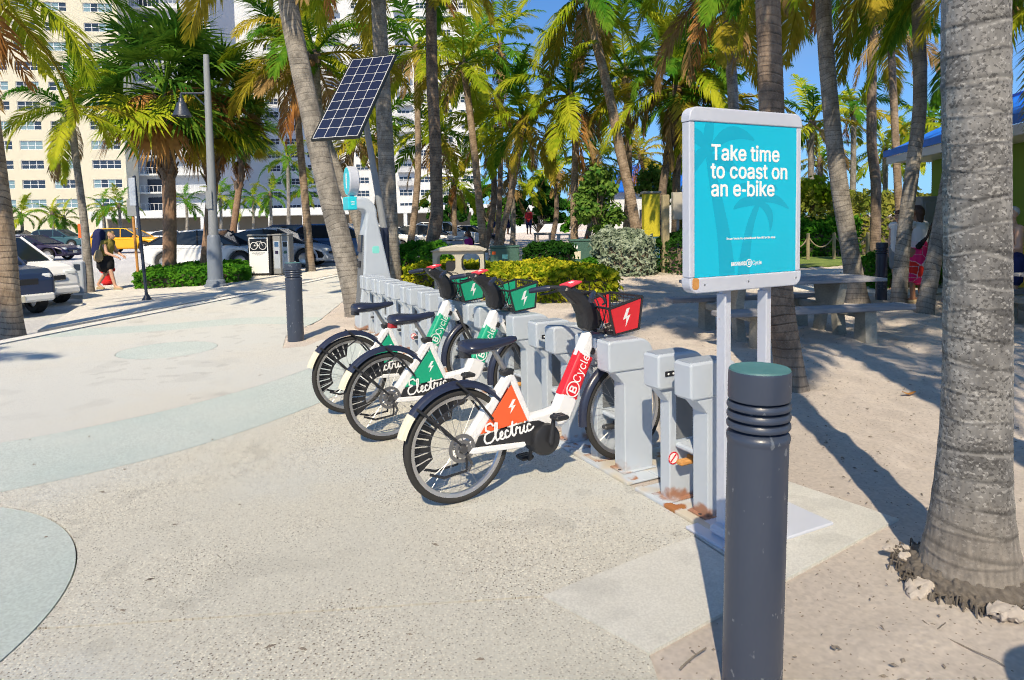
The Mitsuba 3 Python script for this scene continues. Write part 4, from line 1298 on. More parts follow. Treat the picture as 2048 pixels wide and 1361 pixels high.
for (px, py), Y, L, lab in (((1624, 245), 31, 3.0, 'crown showing right beside the edge of the sign'), ((1706, 215), 34, 3.0, 'bright crown between the grey curved trunk and the slim dark trunk'),
                            ((1862, 235), 33, 2.6, 'crown left of the massive nearest trunk'), ((1640, 320), 40, 2.6, 'low dark crown right of the sign'), ((1770, 300), 38, 2.6, 'low crown above the blue roof corner'),
                            ((1905, 250), 30, 2.6, 'crown behind the leaning grey trunk'), ((1815, 285), 42, 2.4, 'far crown above the middle of the blue roof')):
    palm('coconut palm with a ' + lab, [(px + rng.uniform(-14, 14), 500), (px + rng.uniform(-4, 8), (py + 500) / 2), (px, py)], Y, .16, .12, L, 16, rng.choice(['bark_tan', 'bark_grey']), fine=False, nuts=4, dead=2)
palm('coconut palm reaching in at the top right corner with yellow nuts', None, 9, .14, .11, 2.7, 18, 'bark_grey', over=[(7.45, 8.6, -.1), (7.3, 8.6, 2), (7.2, 8.6, 4.75)], nuts=8, mats=['leaf_lime', 'leaf_green', 'leaf_yellow'])
# palms that stand outside the view and throw shade into it
for (x, y), h, L, lab in (((2.75, .9), 7.3, 2.4, 'behind the viewer at the right'), ((4.7, -.7), 7.6, 3.0, 'behind the viewer, further right'), ((6.0, 1.6), 8.0, 3.0, 'outside the view, beyond the massive trunk'),
                          ((-9.15, .0), 7.2, 2.5, 'outside the view at the left'), ((12.5, 3.5), 7.8, 3.0, 'outside the view near the pavilion')):
    palm('coconut palm standing ' + lab, None, 9, .14, .11, L, 16, 'bark_grey', fine=False, over=[(x, y, -.1), (x + .1, y, h * .5), (x, y + .05, h)], nuts=0, dead=1)
# far small palms along the parking lot
for i, (px, py, Y, lab) in enumerate(((42, 430, 62, 'far left of the parking lot'), (104, 428, 62, 'below the cream block'), (128, 436, 64, 'low beside the orange sign'), (206, 415, 66, 'in front of the corner of the cream block'),
                                      (238, 412, 64, 'left of the big fan palm'), (372, 402, 68, 'right of the big fan palm'), (440, 392, 66, 'behind the far light pole'), (468, 402, 62, 'above the white hatchback'),
                                      (540, 388, 64, 'above the newspaper boxes'), (575, 318, 52, 'tall, left of the leaning palm'), (505, 396, 70, 'above the silver car'), (610, 380, 66, 'behind the leaning palm'))):
    palm('small distant palm ' + lab, [(px + rng.uniform(-5, 5), 462), (px + 2, (py + 462) / 2), (px, py)], Y, .16, .12, 2.4 if Y > 60 else 2.8, 13, 'bark_grey', fine=False, nuts=0, dead=0, flare=.1, group='small palms along the parking lot', mats=['leaf_green', 'leaf_lime', 'leaf_green'])


# ------------------------------------------------------------------ fan palms
def fan_mesh(elev, seed, dead=False):
    r = np.random.RandomState(seed)
    a = math.radians(elev)
    t = np.linspace(0, 1, 8)
    an = a - (.5 if not dead else .9) * t ** 1.5
    d = np.stack([np.cos(an), 0 * t, np.sin(an)], 1)
    P = np.vstack([[0, 0, 0], np.cumsum(d[:-1] * (1.0 / 7), axis=0)]) * .62
    pet = tube(P, np.linspace(.020, .010, 8), 4, caps=False)
    tip, tg = P[-1], d[-1]
    S = np.array([0, 1.0, 0])
    N_ = np.cross(tg, S)
    V, F = [], []
    m = 40
    for i in range(m):
        u = -1 + 2 * (i + .5) / m
        th = u * math.radians(128 if not dead else 80)
        if r.rand() < .04:
            continue
        dirn = tg * math.cos(th) + S * math.sin(th) + N_ * (.42 * abs(u) * (1 if not dead else -.4) + r.uniform(-.1, .1))
        dirn /= np.linalg.norm(dirn)
        ln = (.70 - .22 * abs(u) ** 2) * r.uniform(.82, 1.08)
        w = .019 * r.uniform(.8, 1.2)
        g = r.uniform(.25, .8) if not dead else r.uniform(.3, 1.3)
        p1 = tip + dirn * ln * .52
        d2 = dirn + np.array([0, 0, -1]) * g
        p2 = p1 + d2 / np.linalg.norm(d2) * ln * .48
        wv = np.cross(dirn, N_)
        wv /= np.linalg.norm(wv)
        k = len(V)
        V += [tip - wv * .006, tip + wv * .006, p1 - wv * w, p1 + wv * w, p2]
        F += [(k, k + 1, k + 3), (k, k + 3, k + 2), (k + 2, k + 3, k + 4)]
    return cat(trimesh.Trimesh(np.array(V), F, process=False), pet)


FAN = {(e, v): PLY(fan_mesh(e, e * 3 + v + 500), 'leaf_sabal', False) for e in (75, 45, 15, -15) for v in range(2)}
FAND = [PLY(fan_mesh(e, 700 + e, True), 'leaf_rust', False) for e in (22, 2, -22, -48)]


def sabal(label, base, top, Rr, r, n, nd, seed, boots):
    k = thing('fan_palm', label, 'palm tree', 'fan palms by the parking lot')
    rd_ = random.Random(seed)
    base, top = np.array(base, float), np.array(top, float)
    m, uv = trunk_mesh([base, base * .5 + top * .5 + [.06, 0, 0], top], r, r * .9, .12, .1, 16, seed=seed)
    part(k, 'trunk', m, 'sabal_trunk', True, uv=uv)
    bm = []
    for i in range(boots):
        f = i / boots
        c = base * (.45 - .45 * f) + top * (.55 + .45 * f)
        a = i * 2.4
        o = np.array([math.cos(a), math.sin(a), 0])
        q = c + o * r * .85
        bm.append(hull([q + np.array([-o[1], o[0], 0]) * .10, q - np.array([-o[1], o[0], 0]) * .10, q + [0, 0, -.14], q + o * .06 + [0, 0, .10], q + o * .20 + np.array([-o[1], o[0], 0]) * .025 + [0, 0, .30], q + o * .20 - np.array([-o[1], o[0], 0]) * .025 + [0, 0, .30], q + o * .16 + [0, 0, .33]]))
    part(k, 'leaf_bases', cat(*bm), 'sabal_boot', False, 'crosshatched old leaf bases on the upper trunk', 'stuff')
    az = 0
    for i in range(n):
        f = i / (n - 1)
        e = 85 - 105 * f ** .9 + rd_.uniform(-10, 10)
        e0 = min((75, 45, 15, -15), key=lambda q: abs(q - e))
        az += 137.5 + rd_.uniform(-15, 15)
        ref(k, 'fan_leaf', FAN[e0, rd_.randint(0, 1)], rz(az, top + np.array([0, 0, .35 - .5 * f]), Rr * rd_.uniform(.85, 1.1), roll=rd_.uniform(-25, 25)), 'leaf_sabal' if rd_.random() < .8 or f < .5 else 'leaf_lime')
    for i in range(nd):
        az += 137.5 + rd_.uniform(-30, 30)
        ref(k, 'dead_leaf', FAND[rd_.randint(0, 3)], rz(az, top + np.array([0, 0, .15 - .8 * rd_.random()]), Rr * rd_.uniform(.5, .95), roll=rd_.uniform(-40, 40)), rd_.choice(['leaf_rust', 'leaf_rust', 'leaf_dry', 'leaf_yellow']))


def grounded(px, py):
    return at(px, py) * [1, 1, 0]


sb = grounded(338, 556)
sabal('large fan palm with a skirt of rusty dead leaves, left of the far light pole', sb + [0, 0, -.1], far(330, 195, sb[1]), 2.45, .21, 34, 11, 3, 70)
sb2 = grounded(408, 551)
sabal('second fan palm hung with dead leaves, right behind the larger one', sb2 + [0, 0, -.1], far(432, 225, sb2[1] + 1), 2.1, .19, 24, 15, 4, 50)
sabal('third fan palm, mostly green, behind the other two', far(455, 500, 30) * [1, 1, 0], far(490, 265, 30), 1.7, .15, 20, 6, 6, 30)


# ------------------------------------------------------------------ hedges, shrubs, ground cover
def leaves(P, Nn, size, seed, aspect=.5, jit=.8):
    """many small folded leaves at the points P, roughly facing along Nn"""
    r = np.random.RandomState(seed)
    n = len(P)
    a = Nn + r.normal(0, jit, (n, 3))
    a /= np.linalg.norm(a, axis=1, keepdims=True)
    t = np.cross(a, r.normal(0, 1, (n, 3)))
    t /= np.linalg.norm(t, axis=1, keepdims=True) + 1e-9
    b = np.cross(a, t)
    s = size * r.uniform(.45, 1.35, (n, 1))
    v = np.stack([P - t * s, P - b * s * aspect + a * s * .16, P + t * s, P + b * s * aspect + a * s * .16], 1).reshape(-1, 3)
    k = np.arange(n)[:, None] * 4
    return trimesh.Trimesh(v, np.vstack([k + [0, 1, 2], k + [0, 2, 3]]), process=False)


def in_poly(poly, n, r):
    x0, y0, x1, y1 = poly.bounds
    out_ = np.zeros((0, 2))
    while len(out_) < n:
        q = np.c_[r.uniform(x0, x1, 3 * n), r.uniform(y0, y1, 3 * n)]
        out_ = np.vstack([out_, q[shapely.contains_xy(poly, q[:, 0], q[:, 1])]])
    return out_[:n]


def hedge(name, label, cat_, poly, h, n, size, mt, seed, bumps=.24, group=None, z0=0, kind=None):
    k = thing(name, label, cat_, group, kind)
    P = Polygon(poly).buffer(0)
    r = np.random.RandomState(seed)
    top = in_poly(P, int(n * .62), r)
    hz = lambda q: h * (1 - bumps + bumps * 2 * (meshkit.fbm(np.c_[q * 1.6, 0 * q[:, :1] + seed], 3) - .1))
    edge = np.clip(shapely.distance(shapely.points(top), P.exterior) / .28, 0, 1)
    zt = hz(top) * (.72 + .28 * np.sqrt(edge)) + r.normal(0, .022, len(top))
    A = np.c_[top, z0 + zt - np.abs(r.normal(0, .05, len(top)))]
    u = r.uniform(0, P.exterior.length, n - len(top))
    e = shapely.get_coordinates(shapely.line_interpolate_point(P.exterior, u))
    c = np.array(P.centroid.coords[0])
    o = e - c
    o /= np.linalg.norm(o, axis=1, keepdims=True)
    e2 = e + o * r.normal(-.02, .06, (len(e), 1))
    B = np.c_[e2, z0 + r.uniform(.02, .9, len(e)) * hz(e)]
    m = leaves(np.vstack([A, B]), np.vstack([np.tile([0, -.35, 1.0], (len(A), 1)), np.c_[o * .9, np.full(len(o), .5)]]), size, seed)
    part(k, 'foliage', m, mt, False, kind='stuff')
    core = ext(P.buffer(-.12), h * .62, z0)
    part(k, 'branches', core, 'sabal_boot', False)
    return k


hedge('hedge', 'low yellow and green hedge behind the docks, right of the litter bin', 'hedge', [(-2.3, 14.3), (-1.1, 14.1), (-.3, 13.1), (.9, 12.7), (1.95, 12.7), (2.2, 14.2), (1.0, 16), (-2.4, 16)], .70, 15000, .060, 'leaf_croton', 21)
hedge('hedge', 'clipped dark green hedge left of the litter bin', 'hedge', [(-3.35, 15.6), (-1.7, 15.6), (-1.6, 18.0), (-3.4, 18.0)], 1.08, 6000, .06, 'leaf_hedge', 22)
hedge('ground_cover', 'bright green ground cover in the bed between plaza and parking lot', 'plants', [tuple(q) for q in np.array(bed.exterior.coords)[:-1]], .44, 9000, .065, 'leaf_hedge', 23, z0=0)
hedge('shrub', 'rounded dark green shrub between the two green utility boxes', 'shrub', [tuple(q) for q in np.array(Point(1.10, 19.6).buffer(.76, quad_segs=4).exterior.coords)], .95, 4200, .06, 'leaf_dark', 24)
hedge('shrub', 'small green shrub right of the second utility box', 'shrub', [tuple(q) for q in np.array(Point(2.35, 18.8).buffer(.34, quad_segs=4).exterior.coords)], .55, 1600, .06, 'leaf_hedge', 25)
hedge('shrub', 'silvery grey green shrub in the sand left of the timber post', 'shrub', [tuple(q) for q in np.array(Point(3.2, 18.9).buffer(.85, quad_segs=4).exterior.coords)], 1.25, 5200, .075, 'leaf_silver', 26, .3)
hedge('shrub', 'dark shrub half hidden behind the left edge of the sign', 'shrub', [tuple(q) for q in np.array(Point(4.9, 19.2).buffer(.7, quad_segs=4).exterior.coords)], 1.2, 3000, .06, 'leaf_dark', 27)
hedge('shrub', 'fresh green shrub around the foot of the bollard behind the picnic table', 'shrub', [(7.6, 13.8), (9.3, 13.8), (9.5, 15.2), (7.7, 15.2)], .72, 3200, .06, 'leaf_hedge', 28)
hedge('dune_scrub', 'tall yellow green dune vegetation beyond the beach path', 'dune plants', [(9, 27), (13, 25.5), (24, 27.5), (32, 36), (13, 38), (8, 32)], 2.35, 26000, .13, 'leaf_dune', 29, .35, kind='stuff')
hedge('dune_scrub', 'darker dune bushes behind the fence, left of the curved trunk', 'dune plants', [(10.0, 25.2), (13.2, 25.0), (13.4, 26.4), (10.2, 26.6)], 1.5, 7000, .10, 'leaf_hedge', 30, .35, kind='stuff')


def bush_tree(label, c, Rr, n, size, mt, seed, stem_to=None):
    k = thing('leafy_bush', label, 'bush')
    r = np.random.RandomState(seed)
    cl = []
    for i in range(26):
        q = r.normal(0, 1, 3)
        q /= np.linalg.norm(q)
        q = np.array(c) + q * np.array(Rr) * r.uniform(.35, .95)
        m = n // 26
        P = r.normal(0, 1, (m, 3))
        P /= np.linalg.norm(P, axis=1, keepdims=True)
        nn = P.copy()
        cl.append(leaves(q + P * np.array([.42, .42, .34]) * r.uniform(.5, 1, (m, 1)), nn + [0, -.2, .5], size, seed + i, .6))
        cl_b = q
        part(k, 'branch', tube([(c[0], c[1], max(.3, c[2] - Rr[2] * .8)), (np.array(c) * .4 + q * .6) - [0, 0, .1], q], [.03, .02, .008], 5), 'bark_tan')
    part(k, 'foliage', cat(*cl), mt, False, kind='stuff')
    part(k, 'stem', rod((c[0], c[1], -.1), (c[0], c[1], c[2] - Rr[2] * .5), .07, .04), 'bark_tan')


bush_tree('loose leafy green bush standing above the second utility box', far(1195, 400, 25), (1.0, .9, 1.45), 3000, .11, 'leaf_bush', 41)
bush_tree('leafy green bush left of the painted column', far(1310, 375, 28), (.9, .8, .8), 1700, .11, 'leaf_bush', 42)
bush_tree('dark sea grape bush right of the sign', far(1625, 385, 27), (.8, .8, .8), 1800, .11, 'leaf_lime', 43)
for i, (px, py, Y, rx, rz_) in enumerate(((985, 425, 52, 3.2, 2.2), (1075, 415, 50, 3.0, 2.4), (1150, 425, 55, 3.0, 2.0), (1225, 405, 52, 2.6, 2.4), (900, 420, 60, 3.0, 1.8))):
    bush_tree(('broad dark leafy tree far behind the grove, ' + ('left of the short leaning palm', 'right of the short leaning palm', 'behind the mid grove palm', 'behind the loose leafy bush', 'above the far white cars')[i]), far(px, py, Y), (rx, 2.0, rz_), 3600, .24, ('leaf_hedge', 'leaf_dark', 'leaf_hedge', 'leaf_dark', 'leaf_dark')[i], 60 + i)

# ------------------------------------------------------------------ buildings
def facade_frame(o, d):
    d = np.array([d[0], d[1], 0.0])
    d /= np.linalg.norm(d)
    return np.array([*o, 0.0]), np.stack([d, [0, 0, 1.0], np.cross(d, [0, 0, 1.0])], 1)     # x along, y up, z outwards (towards the viewer)


def hitpx(px, py, o, Rm):
    """where the sight line of a measured point meets the facade: (along, height)"""
    d = _ray(px, py)
    n = Rm[:, 2]
    t = ((o - [0, 0, EYE]) @ n) / (d @ n)
    P = np.array([0, 0, EYE]) + d * t - o
    return P @ Rm[:, 0], P[2]


def window_meshes(w, h, cols):
    fw = .07
    fr = Polygon(sbox(-w / 2, -h / 2, w / 2, h / 2).exterior)
    pw_ = (w - fw) / cols
    holes = [sbox(-w / 2 + fw + i * pw_, -h / 2 + fw + (0 if j == 0 else (h - fw) / 2), -w / 2 + (i + 1) * pw_, -h / 2 + fw + (h - fw) / 2 - fw + (0 if j == 0 else (h - fw) / 2)) for i in range(cols) for j in range(2)]
    frame_ = fr.difference(shapely.union_all(holes))
    pane = sbox(-pw_ / 2 + .03, -h / 2 + .03, pw_ / 2 - .03, h / 2 - .03)
    return ext(frame_, .08, 0), ext(pane, .02, .01), [(-w / 2 + fw / 2 + (i + .5) * pw_) for i in range(cols)]


def MX(o, Rm, x, y, z=0.0):
    m = np.eye(4)
    m[:3, :3] = Rm
    m[:3, 3] = o + Rm @ [x, y, z]
    return T(m)


WIN = {}
for key_, (w, h, c) in dict(a=(3.0, 1.25, 3), b=(3.9, 1.25, 4), c=(2.7, 1.3, 3)).items():
    f_, p_, xs = window_meshes(w, h, c)
    WIN[key_] = (w, h, PLY(f_, 'frame_white', False), PLY(p_, 'pane_dark', False), xs)

cb = thing('apartment_block', 'tall cream apartment block with rows of white framed windows at the far left', 'building')
o, Rm = facade_frame(far(258, 440, 97)[:2], (1, .144))
rows_z = [hitpx(70, y, o, Rm)[1] for y in (408, 371)]
dz = 2.78
cols = [(hitpx(217, 390, o, Rm)[0], 'b')] + [(hitpx(x, 390, o, Rm)[0], 'a') for x in (133, 69, 8, -56, -120)]
wall = sbox(-62, -.6, 0, 47)
holes = []
wins = []
for cx_, wk in cols:
    w, h = WIN[wk][:2]
    for j in range(14):
        z = rows_z[0] + j * dz
        holes.append(sbox(cx_ - w / 2, z - h / 2, cx_ + w / 2, z + h / 2))
        if cx_ > -36:
            wins.append((cx_, z, wk))
part(cb, 'wall', mv(ext(wall.difference(shapely.union_all(holes)), .3, -.3), o, Rm), 'building_cream', False)
part(cb, 'side_wall', mv(bx((62, 47.5, 4), (-31, 23, -2.32)), o, Rm), 'building_cream', False)
part(cb, 'roof', mv(bx((62.6, .5, 5), (-31, 47.1, -2.3)), o, Rm), 'building_white', False)
for x, z, wk in wins:
    w, h, fd, pd, xs = WIN[wk]
    kk = ref(cb, 'window', fd, MX(o, Rm, x, z, -.22))
    for q in xs:
        ref(kk, 'pane', pd, MX(o, Rm, x + q, z, -.22), 'pane_sky' if rng.random() < .42 else 'pane_dark')

wb = thing('apartment_tower', 'white apartment tower with groups of three windows behind the palms', 'building')
o2, R2 = facade_frame(far(372, 440, 139)[:2], (1, .05))
part(wb, 'wall', mv(bx((62, 56, 16), (31, 27, -8.02)), o2, R2), 'building_white', False)
part(wb, 'roof', mv(bx((63, .6, 17), (31, 55.2, -8)), o2, R2), 'building_grey', False)
zt = hitpx(545, 257, o2, R2)[1]
for px in (545, 583, 625, 668, 722, 765, 808, 850, 893, 935):
    x = hitpx(px, 257, o2, R2)[0]
    for j in range(-7, 13):
        kk = ref(wb, 'window', WIN['c'][2], MX(o2, R2, x, zt + j * 2.78, -.02))
        for q in WIN['c'][4]:
            ref(kk, 'pane', WIN['c'][3], MX(o2, R2, x + q, zt + j * 2.78, -.005), 'pane_dark')
for px in (690, 830):
    x = hitpx(px, 257, o2, R2)[0]
    for j in range(-4, 10):
        part(wb, 'balcony', mv(cat(bx((3.4, .22, 1.3), (x - 2.2, zt - 1.2 + j * 2.78, .66)), bx((3.4, .9, .06), (x - 2.2, zt - .72 + j * 2.78, 1.28))), o2, R2), 'building_grey', False)

gb = thing('balcony_wing', 'grey shaded wing with stacked balconies right of the cream block', 'building')
o3, R3 = facade_frame(far(266, 440, 103)[:2], (1, .08))
part(gb, 'wall', mv(bx((13, 50, 12), (6.5, 24, -6.02)), o3, R3), 'building_grey', False)
for j in range(16):
    z = 4.2 + j * 2.78
    b_ = part(gb, 'balcony', mv(bx((12.6, .25, 1.6), (6.4, z, .8)), o3, R3), 'building_white', False)
    part(gb, 'balcony__railing', mv(cat(bx((12.6, .06, .05), (6.4, z + 1.1, 1.55)), *[bx((.05, 1.0, .05), (.3 + i * .61, z + .6, 1.55)) for i in range(21)]), o3, R3), 'frame_white', False)
    part(gb, 'door', mv(bx((3.0, 2.0, .06), (4.0, z + 1.15, .03)), o3, R3), 'pane_dark', False)

pdm = thing('podium', 'long low white entrance podium with a shaded arcade behind the parked cars', 'building')
o4, R4 = facade_frame(far(268, 440, 90)[:2], (1, .0))
part(pdm, 'parapet', mv(bx((64, .98, .4), (26, 3.46, 0)), o4, R4), 'building_white', False)
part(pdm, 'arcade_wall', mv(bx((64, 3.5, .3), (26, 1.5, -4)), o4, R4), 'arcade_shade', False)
part(pdm, 'roof', mv(bx((64, .25, 8), (26, 3.05, -4.2)), o4, R4), 'building_white', False)
for i in range(14):
    part(pdm, 'column', mv(bx((.45, 3.5, .45), (-4.5 + i * 4.6, 1.25, -.1)), o4, R4), 'building_white', False)
part(pdm, 'low_wall', mv(bx((64, 1.1, .25), (26, .55, 1.4)), o4, R4), 'building_white', False)

wh = thing('beach_pavilion', 'white beach pavilion with a blue roof far behind the grove', 'building')
c_ = far(1290, 440, 48)
part(wh, 'wall', bx((7, 5, 3.6), (c_[0] + 1, c_[1] + 2.5, 1.7)), 'building_white', False)
part(wh, 'roof', mv(puff([(-4.4, 0), (4.4, 0), (2.4, 1.9), (-2.4, 1.9)], 6.2, .1), (c_[0] + 1, c_[1] + 2.5, 3.5), XZ), 'roof_blue')
part(wh, 'door', bx((1.2, .08, 2.3), (c_[0] + .2, c_[1] - .02, 1.1)), 'pane_dark', False)

pv = thing('pavilion', 'green and yellow pavilion with a blue roof at the right edge', 'building')
pu, pvv = np.array([-.206, -.978, 0]), np.array([.978, -.206, 0])
PO = np.array([9.35, 16.6, 0.0])
PVR = np.stack([pvv, [0, 0, 1.0], -pu * -1.0], 1)
PVR[:, 2] = np.cross(PVR[:, 0], PVR[:, 1])


def pv3(u, v, z):
    return PO + pu * u + pvv * v + np.array([0, 0, z])


def pbox(u0, u1, v0, v1, z0, z1):
    return hull([pv3(u, v, z) for u in (u0, u1) for v in (v0, v1) for z in (z0, z1)])


def slope(v0, v1, z0, z1, th, u0=0, u1=9.5):
    return hull([pv3(u, v, z + q) for u in (u0, u1) for v, z in ((v0, z0), (v1, z1)) for q in (0, th)])


for i in range(19):
    part(pv, 'roof_panel', slope(.02, 2.2, 3.10, 4.10, .05, i * .5 + .004, i * .5 + .496), 'roof_blue', False)
part(pv, 'roof_edge', pbox(-.03, 9.5, -.03, .03, 3.02, 3.17), 'roof_blue', False)
part(pv, 'upper_roof', slope(2.2, 8, 4.10, 4.3, .12), 'roof_blue', False)
part(pv, 'fascia', pbox(.0, 9.5, .04, .10, 2.84, 3.015), 'building_white', False)
part(pv, 'soffit', pbox(.05, 9.5, .11, 7, 2.86, 2.93), 'cream_plastic', False)
part(pv, 'upper_wall', pbox(.6, 9.5, .85, 7, 1.30, 2.855), 'wall_green', False)
part(pv, 'lower_wall', pbox(.57, 9.5, .82, 7, -.1, 1.27), 'wall_yellow', False)
part(pv, 'wall_rail', pbox(.55, 9.5, .79, 7, 1.272, 1.298), 'cream_plastic', False)
part(pv, 'step', pbox(.2, 9.5, .2, .81, -.1, .14), 'old_concrete', False)
en = thing('utility_enclosure', 'plain grey metal enclosure beside the pavilion, behind the woman in the floral dress', 'enclosure')
ec = far(1862, 500, 14.4)
part(en, 'body', bx((.82, .6, 2.0), (ec[0], ec[1], .97), .02), 'panel_grey')
part(en, 'door', bx((.70, .02, 1.7), (ec[0], ec[1] - .31, 1.0), .006), 'panel_grey')
part(en, 'handle', bx((.03, .03, .14), (ec[0] + .26, ec[1] - .335, 1.0), .008), 'dark_steel')

# ------------------------------------------------------------------ cars
def car(label, nose, ang, paint, style, cat_='car', sc=1.0, group='vehicles in the parking lot'):
    k = thing({'pickup': 'pickup_truck', 'suv': 'parked_car', 'hatch': 'parked_car', 'sedan': 'parked_car'}[style], label, cat_, group)
    Lh = {'pickup': 2.85, 'suv': 2.4, 'hatch': 2.38, 'sedan': 2.35}[style]
    d = np.array([math.cos(ang), math.sin(ang), 0])
    y = np.array([-d[1], d[0], 0])
    o = np.array([nose[0], nose[1], ROADZ]) - d * Lh * sc
    Rm_ = np.stack([d, y, [0, 0, 1.0]], 1) * sc
    put_ = lambda n, m, mt, sm=40, par=None, **kw: part(par or k, n, mv(m, o, Rm_), mt, sm, **kw)
    if style == 'pickup':
        W, wx, wr = 2.0, (-1.75, 1.85), .42
        body = [(-2.85, .55), (-2.85, 1.15), (-2.78, 1.2), (1.0, 1.2), (1.25, 1.22), (2.5, 1.16), (2.75, 1.05), (2.85, .9), (2.85, .55), (2.7, .42), (-2.6, .45)]
        cab = [(-1.0, 1.18), (-.85, 1.85), (-.6, 1.92), (.55, .0 + 1.90), (1.35, 1.2)]
    elif style == 'suv':
        W, wx, wr = 1.92, (-1.42, 1.45), .38
        body = [(-2.32, .45), (-2.38, .85), (-2.28, 1.12), (-2.1, 1.14), (.95, 1.10), (1.2, 1.10), (2.05, .98), (2.32, .82), (2.4, .55), (2.3, .30), (-2.2, .32)]
        cab = [(-2.22, 1.11), (-1.95, 1.6), (-1.6, 1.74), (.1, 1.72), (1.15, 1.09)]
    elif style == 'hatch':
        W, wx, wr = 1.9, (-1.40, 1.47), .37
        body = [(-2.25, .38), (-2.36, .70), (-2.34, .98), (-2.2, 1.06), (-1.2, 1.06), (.9, 1.0), (1.15, 1.0), (1.9, .86), (2.25, .70), (2.38, .48), (2.25, .26), (-2.1, .28)]
        cab = [(-2.18, 1.04), (-1.6, 1.36), (-.9, 1.56), (-.1, 1.615), (.35, 1.56), (1.5, .97)]
    else:
        W, wx, wr = 1.84, (-1.38, 1.42), .34
        body = [(-2.3, .38), (-2.35, .72), (-2.3, .93), (-1.5, .98), (.9, .94), (1.9, .82), (2.25, .68), (2.35, .46), (2.25, .25), (-2.2, .27)]
        cab = [(-1.85, .96), (-1.1, 1.36), (-.6, 1.43), (.15, 1.42), (1.2, .92)]
    bp = Polygon(body)
    bp = bp.buffer(-.05).buffer(.10).buffer(-.05)
    full = bp
    for x in wx:
        bp = bp.difference(Point(x, wr).buffer(wr + .055, quad_segs=12))
    bp = max(getattr(bp, 'geoms', [bp]), key=lambda g: g.area)
    bm = puff(bp, W, .12, n=170, k=4)
    bm.vertices = bm.vertices @ XZ.T
    f = np.clip((np.abs(bm.vertices[:, 0]) - Lh * .62) / (Lh * .38), 0, 1)
    bm.vertices[:, 1] *= 1 - .13 * f ** 2
    put_('body', bm, paint)
    put_('underbody', mv(puff(full.buffer(-.10), W - .5, .02), (0, 0, 0), XZ), 'black_plastic')
    cm = puff(Polygon(cab).buffer(-.03).buffer(.03), W * .93, .05, n=110, k=3)
    cm.vertices = cm.vertices @ XZ.T
    z0, z1 = min(c[1] for c in cab), max(c[1] for c in cab)
    tp = lambda V: V * np.c_[np.ones(len(V)), 1 - .20 * np.clip((V[:, 2] - z0) / (z1 - z0), 0, 1), np.ones(len(V))]
    cm.vertices = tp(cm.vertices)
    put_('windows', cm, 'car_glass')
    # roof skin and pillars in paint, a few millimetres proud of the glass
    tops = sorted([c for c in cab if c[1] > z1 - .22])
    roofp = Polygon([(tops[0][0] + .02, tops[0][1] - .03)] + [(x, z + .012) for x, z in tops] + [(tops[-1][0] - .02, tops[-1][1] - .03)] + [(x, z - .05) for x, z in tops[::-1]]).buffer(.001)
    roofp = max(getattr(roofp, 'geoms', [roofp]), key=lambda g: g.area)
    rm = puff(roofp, W * .93 + .012, .03, n=60)
    rm.vertices = tp(rm.vertices @ XZ.T)
    put_('roof', rm, paint)
    pl = []
    for s in (-1, 1):
        hw = lambda z: (W * .465 - .005) * (1 - .20 * np.clip((z - z0) / (z1 - z0), 0, 1))
        for (xa, za), (xb, zb) in ((cab[-1], cab[-2]), (cab[0], cab[1]), ((-.15, z0), (-.22, z1 - .03))) + ((((-1.3, z0), (-1.45, z1 - .08)),) if style in ('suv', 'hatch') else ()):
            pl.append(tube([(xa, s * hw(za), za), (xb, s * hw(zb), zb)], .035, 6))
    put_('pillars', cat(*pl), paint if style != 'hatch' else 'black_plastic')
    for x in wx:
        for s in (-1, 1):
            Rw = rot([1, 0, 0], 90)
            w = put_('wheel', mv(lathe([(0, .05), (.05, .05), (.06, .02), (wr * .5, .03), (wr * .63, .06), (wr * .66, .08), (wr * .66, -.08), (0, -.08)], 24), (x, s * (W / 2 - .10), wr), Rw if s < 0 else rot([1, 0, 0], -90)), 'rim_silver')
            put_('tyre', mv(lathe([(wr * .64, -.11), (wr * .92, -.115), (wr, -.08), (wr, .08), (wr * .92, .115), (wr * .64, .11), (wr * .64, -.11)], 28), (x, s * (W / 2 - .12), wr), Rw), 'rubber', par=w)
    nz = body[-2] if style != 'x' else 0
    hz = {'pickup': .98, 'suv': .84, 'hatch': .70, 'sedan': .66}[style]
    rzv = {'pickup': .95, 'suv': .98, 'hatch': .95, 'sedan': .82}[style]
    for s in (-1, 1):
        put_('headlight', bx((.26, .30, .13), (Lh - .17, s * (W / 2 - .30), hz), .04, rot([0, 0, 1], s * -22)), 'lamp_clear')
        put_('taillight', bx((.14, .30, .12), (-Lh + .09, s * (W / 2 - .28), rzv), .03, rot([0, 0, 1], s * 16)), 'light_red')
        put_('mirror', bx((.12, .20, .13), (.80 if style != 'pickup' else .95, s * (W / 2 + .06), z0 + .08), .04), paint)
        for xd in ((-.62, .45) if style != 'pickup' else (.45,)):
            put_('door_handle', bx((.18, .03, .03), (xd - .3, s * (W / 2 + .004), z0 - .12), .01), 'chrome' if paint in ('car_navy', 'car_black') else paint)
    put_('grille', bx((.05, W * .5, .16 if style == 'pickup' else .12), (Lh - .02, 0, hz - .12), .02), 'black_plastic')
    put_('front_bumper', bx((.16, W * .84, .20), (Lh - .04, 0, .48 if style == 'pickup' else .40), .05), 'building_white' if style == 'pickup' and paint == 'car_navy' else paint)
    put_('rear_bumper', bx((.14, W * .82, .20), (-Lh + .06, 0, .50), .05), paint if style != 'pickup' else 'chrome')
    put_('number_plate', bx((.02, .32, .15), (Lh + .045, 0, .47), .004), 'cream_plastic')
    return k


def rpx(px, py):
    return at(px, py, ROADZ)


